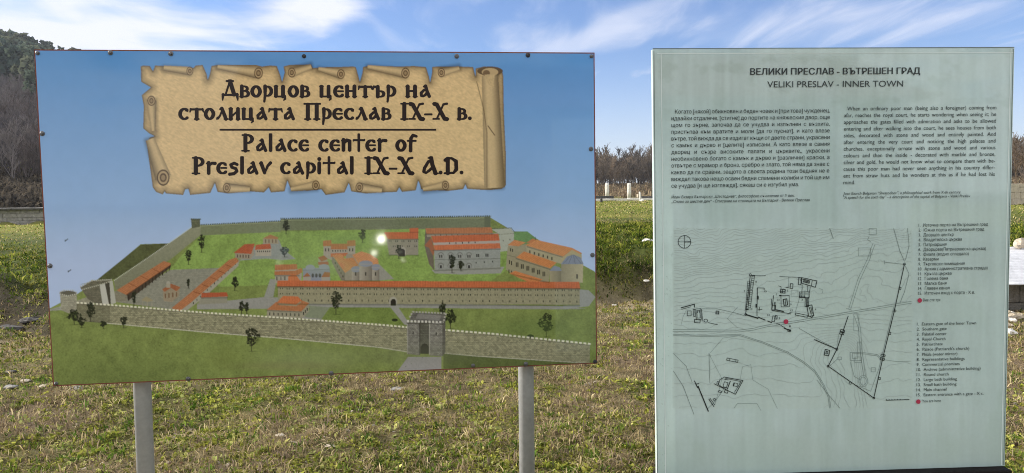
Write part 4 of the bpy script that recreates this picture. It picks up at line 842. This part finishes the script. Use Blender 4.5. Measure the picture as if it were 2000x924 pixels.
def low_wall(name, mat_, pxa, pxb, ytop, Y, depth, bl, ch, label, seed, cat='wall', rag=.15, down=.25):
    a = at(pxa, ytop, Y); b = at(pxb, ytop, Y); zb = min(hz(a[0], Y), hz(b[0], Y))-down
    o = masonry(name, mat_, (a[0], Y), (b[0], Y), zb, max(a[2], b[2])-zb, depth, bl, ch, seed, None, rag); return tag(o, label, cat)
low_wall('ruined_wall', dark_st, 1080, 1199, 384.0, 90.5, .8, .9, .25, 'dark low ruined wall left of the left pale column', 3, rag=.1)
low_wall('ruined_wall', dark_st, 1250, 1420, 383.2, 88, .8, .9, .25, 'dark low ruined wall right of the right pale column', 4, rag=.08)
low_wall('stone_ledge', white_st, 1000, 1340, 390.6, 86.5, 1.6, 1.6, .3, 'long low pale stone ledge running below the two columns', 5, 'ledge', 0)
low_wall('rubble_wall', buff_st, 1232, 1252, 379.5, 93.5, .9, .7, .3, 'short tan rubble wall beside the right pale column', 6, rag=.35)
low_wall('stone_wall', grey_st, -420, 118, 411.5, 32.2, .5, .5, .16, 'grey dry stone retaining wall at the far left meadow', 8, rag=.0)
a = at(-420, 409.4, 32.15); b = at(118, 409.4, 32.15)
tag(masonry('wall_coping', dark_st, (a[0], 32.02), (b[0], 32.02), (at(0, 411.2, 32.2))[2], .085, .75, 1.2, .085, 9), 'dark overhanging slab course on the left grey wall', 'coping')
# marker stone, stump
def boulder(name, px, py, Y, rx, ry, rz, m, label, seed, cat='stone', group=None):
    p = at(px, py, Y); o = rock_mesh(name, m, rx, ry, rz, seed); o.location = (p[0], p[1], hz(p[0], p[1])+rz*.25); return tag(o, label, cat, group)
p = at(1251, 399, 78); mb = MB(); mb.lathe([(.13, -.2), (.12, .3), (.10, .8), (.085, 1.0), (.05, 1.04)], n=10, wob=lambda i, k: 1+.08*math.sin(i*2.1+k))
o = mb.build('marker_stone', white_st, None, True); o.location = (p[0], p[1], hz(p[0], p[1])); o.rotation_euler = (0, R(-5), 0); tag(o, 'small white upright marker stone on the far meadow', 'marker stone')
boulder('fallen_stone', 1253.5, 399.5, 77, .30, .25, .18, white_st, 'white stone lying at the foot of the marker stone', 21)
p = at(1174.5, 401, 72); mb = MB(); mb.lathe([(.13, -.2), (.125, .28), (.13, .40), (.10, .44)], n=12); o = mb.build('dark_bollard', dark_st, None, True); o.location = (p[0], p[1], hz(p[0], p[1])); tag(o, 'short dark post on the far meadow below the left column', 'post')
# pale wall at the right and the stone on it
a = at(1935, 358.5, 33.0); b = at(2120, 356, 38.5); zb = hz(a[0], 33)-.3
tag(masonry('block_wall', buff_st, (a[0], 33.0), (b[0], 38.5), zb, a[2]-zb, .6, .5, .27, 12), 'sunlit buff block wall at the right edge of the photo', 'wall')
p = at(1983.5, 355, 33.9); o = rock_mesh('white_stone', white_st, .10, .09, .10, 31); o.location = (p[0]+.05, 34.55, a[2]+.07); tag(o, 'white stone resting on top of the buff block wall', 'stone')
# corrugated shelter over the excavation
sx0, sx1 = 5.75, 9.6; yl, yh = 8.75, 10.35; zl, zh = .47, .86
sh = empty('corrugated_shelter', (sx0, yl, hz(sx0, yl)), label='low shelter with a white corrugated sheet roof over ruins at the right', cat='shelter')
zz0 = sh.location.z; n = 150; V = []
for k in range(n+1):
    t = k/n; yv = (yh-yl)*t; zv = zl+(zh-zl)*t+.020*math.sin(t*2*math.pi*14)-zz0
    for i in range(9): s = i/8; V.append(((sx1-sx0)*s, yv+.05*math.sin(s*9)*0, zv-.10*s+.012*math.sin(s*7+t*3)))
Fq = np.array([(k*9+i, k*9+i+1, (k+1)*9+i+1, (k+1)*9+i) for k in range(n) for i in range(8)])
tin = mat('white painted corrugated sheet', (0.66, 0.67, 0.70), .45, noise=[(2.5, .8, 1.08), (20, .88, 1.06)])
o = mesh_np('roof_sheet', V, Fq, tin, sh, smooth=True); m_ = o.modifiers.new('thickness', 'SOLIDIFY'); m_.thickness = .006
masonry('support_wall', grey_st, (.15, .62), (1.15, .66), -.08, zl-zz0+.02, .35, .42, .2, 15, sh, .0)
masonry('support_wall', dark_st, (1.35, .62), (3.8, .7), -.08, zl-zz0-.05, .35, .35, .15, 16, sh, .1)
wood = mat('old timber', (0.10, 0.075, 0.05), .85, noise=[(20, .6, 1.3)])
for x in (.06, 1.25, 2.6, 3.75): mb = MB(); mb.box((x-.04, .10, -.3), (x+.04, .18, zl-zz0+.0)); mb.build('timber_prop', wood, sh, bevel=.006)
boulder('weight_stone', 1996, 492, 10.2, .12, .10, .08, buff_st, 'tan stone weighing down the upper edge of the corrugated roof', 41); bpy.context.scene.objects['weight_stone'].location.z = zh+.01
# single stones one can pick out
for k, (px, py, Y, s, m, lab) in enumerate([(1266,474,13.2,.11,white_st,'white stone on top of the grassy bank between the signs'), (1218,628,9.75,.05,white_st,'small white stone on the dry strip between the signs'), (1262,577,11.2,.05,white_st,'pale stone at the foot of the bank beside the glass panel'),
    (1983,642,8.9,.10,buff_st,'round buff stone on the ground below the corrugated shelter'), (1973,604,9.1,.07,white_st,'flat pale stone in front of the shelter supports'), (1992,608,9.0,.06,buff_st,'small buff stone at the right edge below the shelter'), (1969,620,8.85,.05,white_st,'little white stone beside the panel edge below the shelter'),
    (22,757,6.15,.055,grey_st,'flat grey stone in the grass at the lower left corner'), (48,741,6.4,.045,buff_st,'pale flat stone left of the picture board post'), (20,720,6.75,.05,dark_st,'dark stone in the grass near the left edge'), (150,757,6.1,.06,grey_st,'grey stone under the picture board near its left corner'), (86,752,6.2,.04,buff_st,'buff flake stone beneath the board corner'),
    (776,767,5.95,.055,grey_st,'pale grey stone in the grass midway between the posts'), (548,858,4.75,.032,buff_st,'pinkish buff stone in the near grass right of the left post'), (645,879,4.55,.03,buff_st,'little buff stone low in the grass between the posts'),
    (20,602,9.2,.13,dark_st,'broad dark slab jutting from the left bank'), (58,585,9.4,.12,dark_st,'weathered rock ledge higher on the left bank'), (1200,600,10.6,.045,white_st,'white pebble at the foot of the bank right of the picture board')]):
    boulder('loose_stone', px, py, Y, s*1.2, s, s*(.42 if s < .2 else .3), m, lab, 50+k)
for k, (px, py, Y, s) in enumerate([(1945,655,8.7,.14),(2040,640,8.8,.13),(2090,655,8.6,.16),(2015,622,9.0,.09)]): boulder('loose_stone', px, py, Y, s, s*.8, s*.6, buff_st, ['buff stone hidden behind the panel edge','stone beyond the right edge below the shelter','larger stone beyond the right edge of the shelter','small stone under the shelter eave'][k], 90+k)

rr = random.Random(77)
for k in range(26):
    px = rr.uniform(1955, 2120); py = rr.uniform(592, 650); Y = 1.5/((py-389)/1400); sz = rr.uniform(.025, .075); p = at(px, py, Y)
    o = rock_mesh('rubble_stone', buff_st if rr.random() < .6 else white_st, sz*1.2, sz, sz*.7, 200+k); o.location = (p[0], p[1], hz(p[0], p[1])+sz*.25)
    tag(o, 'pale broken rubble stone lying in front of the corrugated shelter', 'stone', 'rubble stones in front of the corrugated shelter')
# ================================================================== plants
def scatter(n, d0, d1, a0, a1, pw):
    u = rng.random(n); D = (d0**(2-pw)+u*(d1**(2-pw)-d0**(2-pw)))**(1/(2-pw)); th = np.radians(a0+(a1-a0)*rng.random(n)); return D*np.sin(th), D*np.cos(th), D
def blades(name, x, y, length, width, colr, lean, label=None, flat=None):
    n = len(x); z = height(x, y)-.004; a = rng.random(n)*6.283; la = rng.random(n)*6.283; ln = lean*rng.random(n)
    up = np.stack([np.cos(la)*np.sin(ln), np.sin(la)*np.sin(ln), np.cos(ln)], -1); sd = np.stack([np.cos(a), np.sin(a), np.zeros(n)], -1)
    B = np.stack([x, y, z], -1); L_ = length[:, None]; W_ = width[:, None]*.5
    mid = B+up*L_*.55; droop = up*[1.3, 1.3, .72]; tip = B+droop*L_
    V = np.stack([B-sd*W_*.7, B+sd*W_*.7, mid+sd*W_, mid-sd*W_, tip+sd*W_*.25, tip-sd*W_*.25], 1).reshape(-1, 3)
    k = np.arange(n)[:, None]*6; Fq = np.concatenate([k+[[0, 1, 2, 3]], k+[[3, 2, 4, 5]]], 1).reshape(-1, 4)
    o = mesh_np(name, V, Fq, grass_m, col=np.repeat(colr, 6, 0)); return tag(o, kind='stuff')
grass_m = leafmat('grass blades', trans=.35)
def pick(cols, idx): return lin(np.array(cols, float))[idx]
def turf(name, n, d0, d1, pw, ls, ws, lean, mode):
    x, y, D = scatter(n, d0, d1, -47, 47, pw)
    dry = fbm(x*.55, y*.55, 4, 1); moss = fbm(x*.8+40, y*.8, 4, 4); fine = fbm(x*3, y*3, 2, 11); foot = foot_line(x); s = y-foot
    u = rng.random(n)
    pg = (.22+.66*sm(.45*moss+.55*fine+.12*(rng.random(n)-.5), .44, .56))*(1-.75*np.exp(-((s+.7)/.8)**2)); pg = np.where(s > .3, np.maximum(pg, sm(s, .3, 1.4)*.88), pg); pg = np.where(s > 6, .45+.3*sm(dry, .4, .6), pg)
    if mode == 'far': pass
    if mode == 'bank': pg = np.maximum(pg, .55)
    straw = pick([(188,170,122),(164,146,104),(206,192,146),(134,116,84),(164,144,110),(116,102,74)], rng.integers(0, 6, n)); mossc = pick([(140,138,62),(114,116,50),(154,148,78),(92,100,46),(164,156,92)], rng.integers(0, 5, n)); grn = pick([(84,102,42),(62,82,34),(102,116,50),(122,130,56)], rng.integers(0, 4, n))
    pf = sm(fbm(x*.5+9, y*.5+3, 3, 8), .5, .62); gr = np.where((rng.random(n) < np.where(s > .2, .62, .25+.5*pf))[:, None], grn, mossc)
    c = np.where((u < pg)[:, None], gr, straw)*(.45+.95*rng.random(n)**1.3)[:, None]
    isg = u < pg; L_ = ls*(.5+rng.random(n))*np.where(isg, .75, 1.15); W_ = ws*(.6+.8*rng.random(n))*np.where(isg, 1.45, .7)
    if mode == 'far': L_ *= (D/25)**.75; W_ *= (D/25)**.9
    bare_ = np.clip(1-np.where(x < -3, .4, .6)*np.abs(s-.35), 0, 1)*soil_shade(x, y)*(.55+.45*sm(fbm(x*1.6, y*1.6, 3, 12), .4, .55)); c = c*(1.42 if mode == 'far' else 1.0); keep = ~((x/np.maximum(y, 1) < -.45) & (y > 32) & (y < 62)) & ~((s > -.1) & (s < 1.2) & (rng.random(n) < bare_)) & ~((x > 5.6) & (y > 8.8) & (y < 10.4))
    return blades(name, x[keep], y[keep], L_[keep], W_[keep], c[keep], lean)
turf('grass', 150000, 3.2, 12, 1.55, .040, .0060, 1.45, 'near')
def clumps(name, nc, per, rad, ls, ws, lean, cols, d0, d1, pw, mask, flat=False):
    x, y, D = scatter(nc, d0, d1, -47, 47, pw); k = mask(x, y) > rng.random(nc); x, y = x[k], y[k]; n = len(x)
    cc_ = lin(np.array(cols, float))[rng.integers(0, len(cols), n)]*(.7+.6*rng.random((n, 1))); sz = .6+.9*rng.random(n)
    X = np.repeat(x, per)+rng.normal(0, rad, n*per)*np.repeat(sz, per); Y = np.repeat(y, per)+rng.normal(0, rad, n*per)*np.repeat(sz, per)
    C_ = np.repeat(cc_, per, 0)*(.6+.7*rng.random((n*per, 1))); zz = np.repeat(sz, per)*(.5+.9*rng.random(n*per))
    return blades(name, X, Y, ls*zz, ws*zz, C_, lean)
green_m = lambda x, y: .26+.74*sm(.5*fbm(x*.8+40, y*.8, 4, 4)+.5*fbm(x*3, y*3, 2, 11), .42, .58)
dry_m = lambda x, y: .35+.65*sm(fbm(x*.55, y*.55, 4, 1)*.6+.4*fbm(x*2.5, y*2.5, 2, 13), .42, .56)
clumps('moss_rosettes', 17000, 12, .022, .026, .014, 1.5, [(172,172,84),(152,156,66),(186,186,110),(132,138,58),(160,166,100)], 3.2, 12, 1.4, green_m)
clumps('green_tufts', 5200, 12, .018, .042, .0062, 1.1, [(92,122,46),(76,104,40),(112,132,52),(122,142,60)], 3.2, 12, 1.4, green_m)
clumps('dry_tufts', 20000, 11, .026, .052, .0042, 1.45, [(184,166,126),(160,142,108),(204,188,146),(130,114,92),(160,142,114),(142,126,108)], 3.2, 12, 1.4, dry_m)
clumps('dead_stalks', 420, 1, .02, .11, .0034, 1.5, [(206,188,150),(190,168,130)], 3.2, 11, 1.4, dry_m)
clumps('litter_flakes', 2600, 4, .03, .022, .016, 1.57, [(168,156,140),(190,180,166),(112,96,84),(140,112,88)], 3.2, 11, 1.4, dry_m)
clumps('bank_tufts', 24000, 13, .05, .068, .013, 1.4, [(116,130,46),(92,110,38),(138,144,60),(154,152,74),(64,82,30),(58,72,30)], 9, 17, 1.0, lambda x, y: sm(y-foot_line(x), .0, .5)*np.where(x < -3, .45*sm(y-foot_line(x), .3, 1.3)+.12, 1)*(1-.6*soil_shade(x, y)*np.where(x < -3, .3, 1)))
turf('bank_grass', 110000, 9, 20, 1.2, .060, .011, 1.2, 'bank')
turf('meadow_grass', 90000, 17, 105, 1.75, .055, .022, 1.1, 'far')
# dead stalks and twigs lying about
def bare_tree(seed, h, spread=.5, depth=4, thick=.03, kids=(3, 5), droop=0.0, start=.25):
    r = random.Random(seed); seg = []
    def grow(p, d, L_, rad, lv):
        n = 3 if lv < 2 else 2; q = p; dd = d
        pts = [p]
        for i in range(n):
            dd = (dd+Vector((r.gauss(0, .13), r.gauss(0, .13), r.gauss(.04, .08)-droop*lv))).normalized(); q2 = q+dd*(L_/n)
            seg.append((*q, *q2, rad*(1-.55*i/n), rad*(1-.55*(i+1)/n))); q = q2; pts.append(q)
        if lv >= depth: return
        for k in range(r.randint(*kids)+(2 if lv == 0 else 0)):
            t = r.uniform(start if lv == 0 else .25, 1); i = min(int(t*n), n-1); b = pts[i].lerp(pts[i+1], t*n-i)
            a = r.uniform(0, 6.283); side = Vector((math.cos(a), math.sin(a), r.uniform(.1, .8))); nd = (d*(1-spread)+side*spread).normalized()
            grow(b, nd, L_*r.uniform(.42, .68)*(1-.25*t*(lv == 0)), rad*(.5 if lv else .42), lv+1)
    grow(Vector((0, 0, -.1)), Vector((0, 0, 1)), h*.72, thick*h*.5, 0)
    A = np.array(seg); A[:, [0, 1, 2, 3, 4, 5]] *= h/A[:, 5].max(); return A
def tubes(A, minr=0.0, sides=3):
    p, q = A[:, 0:3], A[:, 3:6]; d = q-p; d /= np.linalg.norm(d, axis=1)[:, None]+1e-9
    ref = np.where(np.abs(d[:, 2:3]) > .9, [[1., 0, 0]], [[0, 0, 1.]]); a = np.cross(d, ref); a /= np.linalg.norm(a, axis=1)[:, None]; b = np.cross(d, a)
    V = []
    for e, rr in ((p, A[:, 6]), (q, A[:, 7])):
        rr = np.maximum(rr, minr)
        for i in range(sides): t = 2*math.pi*i/sides; V.append(e+(a*math.cos(t)+b*math.sin(t))*rr[:, None])
    V = np.stack(V, 1).reshape(-1, 3); k = np.arange(len(A))[:, None]*2*sides
    Fq = np.concatenate([k+[[i, (i+1) % sides, sides+(i+1) % sides, sides+i]] for i in range(sides)], 0); return V, Fq
def wood_stuff(name, spots, protos, m, minr, kind='stuff', tints=((1, 1, 1),)):
    Vs, Fs, Cs = [], [], []; b = 0; P = [tubes(a, minr) for a in protos]
    for (x, y, h, s) in spots:
        r = random.Random(s); V, Fq = P[s % len(P)]; k = h/protos[s % len(P)][:, 5].max(); a = r.uniform(0, 6.283); c, sn = math.cos(a), math.sin(a)
        X = np.stack([(V[:, 0]*c-V[:, 1]*sn)*k+x, (V[:, 0]*sn+V[:, 1]*c)*k+y, V[:, 2]*k+hz(x, y)], -1); Vs.append(X); Fs.append(Fq+b); b += len(V)
        Cs.append(np.tile(np.array(tints[r.randrange(len(tints))])*r.uniform(.75, 1.25), (len(V), 1)))
    o = mesh_np(name, np.concatenate(Vs), np.concatenate(Fs), m, col=np.concatenate(Cs)); return tag(o, kind=kind)
bark_m = mat('bare twigs', attr='print', rough=.95, spec=.1)
protos = [bare_tree(100+i, 1.0, .40, 3, .030, (5, 7), start=.12) for i in range(7)]
def t_spots(n, ta, tb, da, db, ha, hb, seed):
    r = random.Random(seed); S_ = []
    for i in range(n):
        t = r.uniform(ta, tb); D = math.sqrt(r.uniform(da*da, db*db)); y = D/math.sqrt(1+t*t); S_.append((t*y, y, r.uniform(ha, hb), r.randrange(10**6)))
    return S_
br = [tuple(lin(c)) for c in ((112,102,90),(98,90,82),(124,112,98),(88,82,76),(116,102,86))]
gr_ = [tuple(lin(c)) for c in ((104,98,98),(92,88,90),(116,110,108),(98,90,88))]
wood_stuff('distant_bare_wood', t_spots(1500, -.25, 1.15, 155, 225, 5, 8.6, 1)+t_spots(260, -.25, 1.15, 165, 215, 8, 10.5, 7), protos, bark_m, .028/8, tints=br)
wood_stuff('slope_bare_wood', t_spots(260, -1.05, -.3, 66, 90, 3.5, 5.5, 2)+t_spots(1500, -1.1, -.25, 85, 212, 4.5, 7.5, 3), protos, bark_m, (.020)/8, tints=gr_)
def scrub(n, ta, tb, da, db, hh, cols, seed, name):
    r = np.random.default_rng(seed); t = r.uniform(ta, tb, n); D = r.uniform(da, db, n); y = D/np.sqrt(1+t*t); x = t*y
    m = 7; x = np.repeat(x, m)+r.normal(0, .35, n*m); y = np.repeat(y, m)+r.normal(0, .35, n*m)
    c = lin(np.array(cols, float))[np.repeat(r.integers(0, len(cols), n), m)]*(.7+.6*r.random((n*m, 1)))
    return blades(name, x, y, hh*(.4+.8*r.random(n*m)), .10+.12*r.random(n*m), c, .9)
scrub(3400, -.2, 1.1, 98, 172, 1.3, [(136,122,98),(112,100,80),(150,134,108),(96,88,70),(122,104,84)], 5, 'dry_scrub')
scrub(2600, -1.05, -.35, 53, 76, .9, [(84,78,70),(70,66,60),(96,88,76)], 6, 'slope_scrub')
def pines(name, spots, cols):
    Vs, Cs = [], []; r = np.random.default_rng(9)
    for (x, y, h, s) in spots:
        n = 150; u = r.random(n)**.75; zc = h*(.18+.82*u); rad = h*.24*np.sqrt(np.clip(1-u*.93, .03, 1))*(.5+.6*r.random(n)); a = r.random(n)*6.283
        C_ = np.stack([x+rad*np.cos(a), y+rad*np.sin(a), hz(x, y)+zc], -1); sz = h*.055*(.6+.9*r.random(n))[:, None]
        A_ = r.normal(size=(n, 3)); A_ /= np.linalg.norm(A_, axis=1)[:, None]; B_ = np.cross(A_, r.normal(size=(n, 3))); B_ /= np.linalg.norm(B_, axis=1)[:, None]+1e-6
        Vs.append(np.stack([C_-A_*sz-B_*sz*.5, C_+A_*sz*.3-B_*sz*.7, C_+A_*sz+B_*sz*.4, C_-A_*sz*.4+B_*sz*.8], 1).reshape(-1, 3))
        Cs.append(np.repeat(lin(np.array(cols[s % len(cols)], float))*(.82+.36*r.random((n, 1))), 4, 0))
    V = np.concatenate(Vs); return tag(mesh_np(name, V, np.arange(len(V)).reshape(-1, 4), grass_m, col=np.concatenate(Cs)), kind='stuff')
pines('hill_pine_forest', t_spots(2300, -1.2, -.25, 205, 372, 8, 13, 12)+t_spots(60, -1.1, -.4, 175, 215, 6, 9, 13), [(84,96,82),(92,104,88),(76,90,82),(104,110,90)])
# trees near enough to single out at the right edge
for k, (px, Y, h, lab) in enumerate(((1986, 52, 5.1, 'bare twiggy tree rising behind the buff block wall'), (2016, 55, 5.6, 'bare tree at the right edge behind the block wall'), (1952, 56, 4.3, 'bare tree mostly hidden by the glass panel edge'))):
    p = at(px, 400, Y); A_ = bare_tree(300+k, h, .55, 4, .032, (3, 5)); tr = empty('bare_tree', (p[0], Y, hz(p[0], Y)), label=lab, cat='tree', group='bare trees behind the block wall')
    big_ = A_[:, 6] > .032*h*.5*.9*.3; c = np.array(lin((92, 78, 66)))
    for nm, B_ in (('trunk', A_[:9]), ('crown', A_[9:])): V, Fq = tubes(B_, .011, 4); mesh_np(nm, V, Fq, bark_m, tr, col=np.tile(c, (len(V), 1)))

# ------------------------------------------------------------------ thin winter haze
hm = bpy.data.materials.new('haze'); hm.use_nodes = True; nt = hm.node_tree; nt.nodes.remove(nt.nodes['Principled BSDF'])
pv = nt.nodes.new('ShaderNodeVolumePrincipled'); pv.inputs['Color'].default_value = (.80, .86, .95, 1); pv.inputs['Density'].default_value = .00024; pv.inputs['Anisotropy'].default_value = .2
nt.links.new(pv.outputs[0], nt.nodes['Material Output'].inputs['Volume'])
zmin = float(GZ.min())-1.0; mb = MB(); mb.box((-2700, -2700, zmin), (2700, 2700, 125)); tag(mb.build('haze', hm), kind='stuff')
# ================================================================== unseen behind the viewer: a hall for faint reflections, and added sun reflectors
hall = empty('visitor_hall', (3.5, -15, hz(3.5, -15)), label='pale plastered hall with dark windows behind the viewer', cat='building')
plaster = mat('pale plaster', (.62, .60, .55), .9, noise=[(1.2, .85, 1.08), (14, .92, 1.05)])
mb = MB(); mb.box((-7, -8, -.3), (9, 0, 4.2)); mb.build('wall', plaster, hall)
mb = MB(); mb.add([(-7.5,-8.4,4.2),(9.5,-8.4,4.2),(9.5,.5,4.2),(-7.5,.5,4.2),(-7.5,-4,6.2),(9.5,-4,6.2)], [(0,3,2,1),(2,3,4,5),(0,1,5,4),(1,2,5),(3,0,4)]); mb.build('roof', rust, hall)
pane_m = mat('dark window glass', (.02, .022, .025), .08)
for x in (-5.2, -2.4, .4, 3.4, 6.4): mb = MB(); mb.box((x-.6, .01, .9), (x+.6, .04, 2.9)); mb.build('window', pane_m, hall, bevel=.01)
vb = np.array(ray(745., 467.)); Pb = C0+vb*(BP.dist/(vb @ BP.n)); rd = vb/np.linalg.norm(vb); rd = rd-2*(rd @ BP.n)*BP.n
G0 = Pb+rd*8.0; nrm = Vector(sun_dir).normalized()-Vector(rd).normalized(); nrm.normalize()
gp = empty('leaning_pane', (G0[0], G0[1], hz(G0[0], G0[1])), label='small glass pane on a short stake catching the sun behind the viewer', cat='glass pane')
mir = mat('sunlit glass', (.9, .9, .9), .03, metal=1, bump=(30, .06, .003))
for (gx_, gy_, gr) in ((745,467,.056),(731,494,.026),(788,508,.011),(546,512,.011)):  # added mirror discs, each turned to bounce the sun onto the board
    v_ = np.array(ray(float(gx_), float(gy_))); P_ = C0+v_*(BP.dist/(v_ @ BP.n)); r_ = v_/np.linalg.norm(v_); r_ = r_-2*(r_ @ BP.n)*BP.n; G_ = P_+r_*8.0
    n_ = (Vector(sun_dir).normalized()-Vector(r_).normalized()).normalized()
    mb = MB(); mb.lathe([(gr, -.004), (gr, .002)], n=18, axis='Y', wob=lambda i, k, g=gr: 1+(.0 if g > .05 else .2*math.sin(i*2.3+g*90)))
    o = mb.build('pane', mir, gp); o.rotation_mode = 'QUATERNION'; o.rotation_quaternion = n_.to_track_quat('Y', 'Z'); o.location = Vector(G_)-gp.location
mb = MB(); mb.lathe([(.02, -.2), (.018, G0[2]-gp.location.z-.08)], n=10); o = mb.build('stake', wood, gp); o.location = -nrm*.03
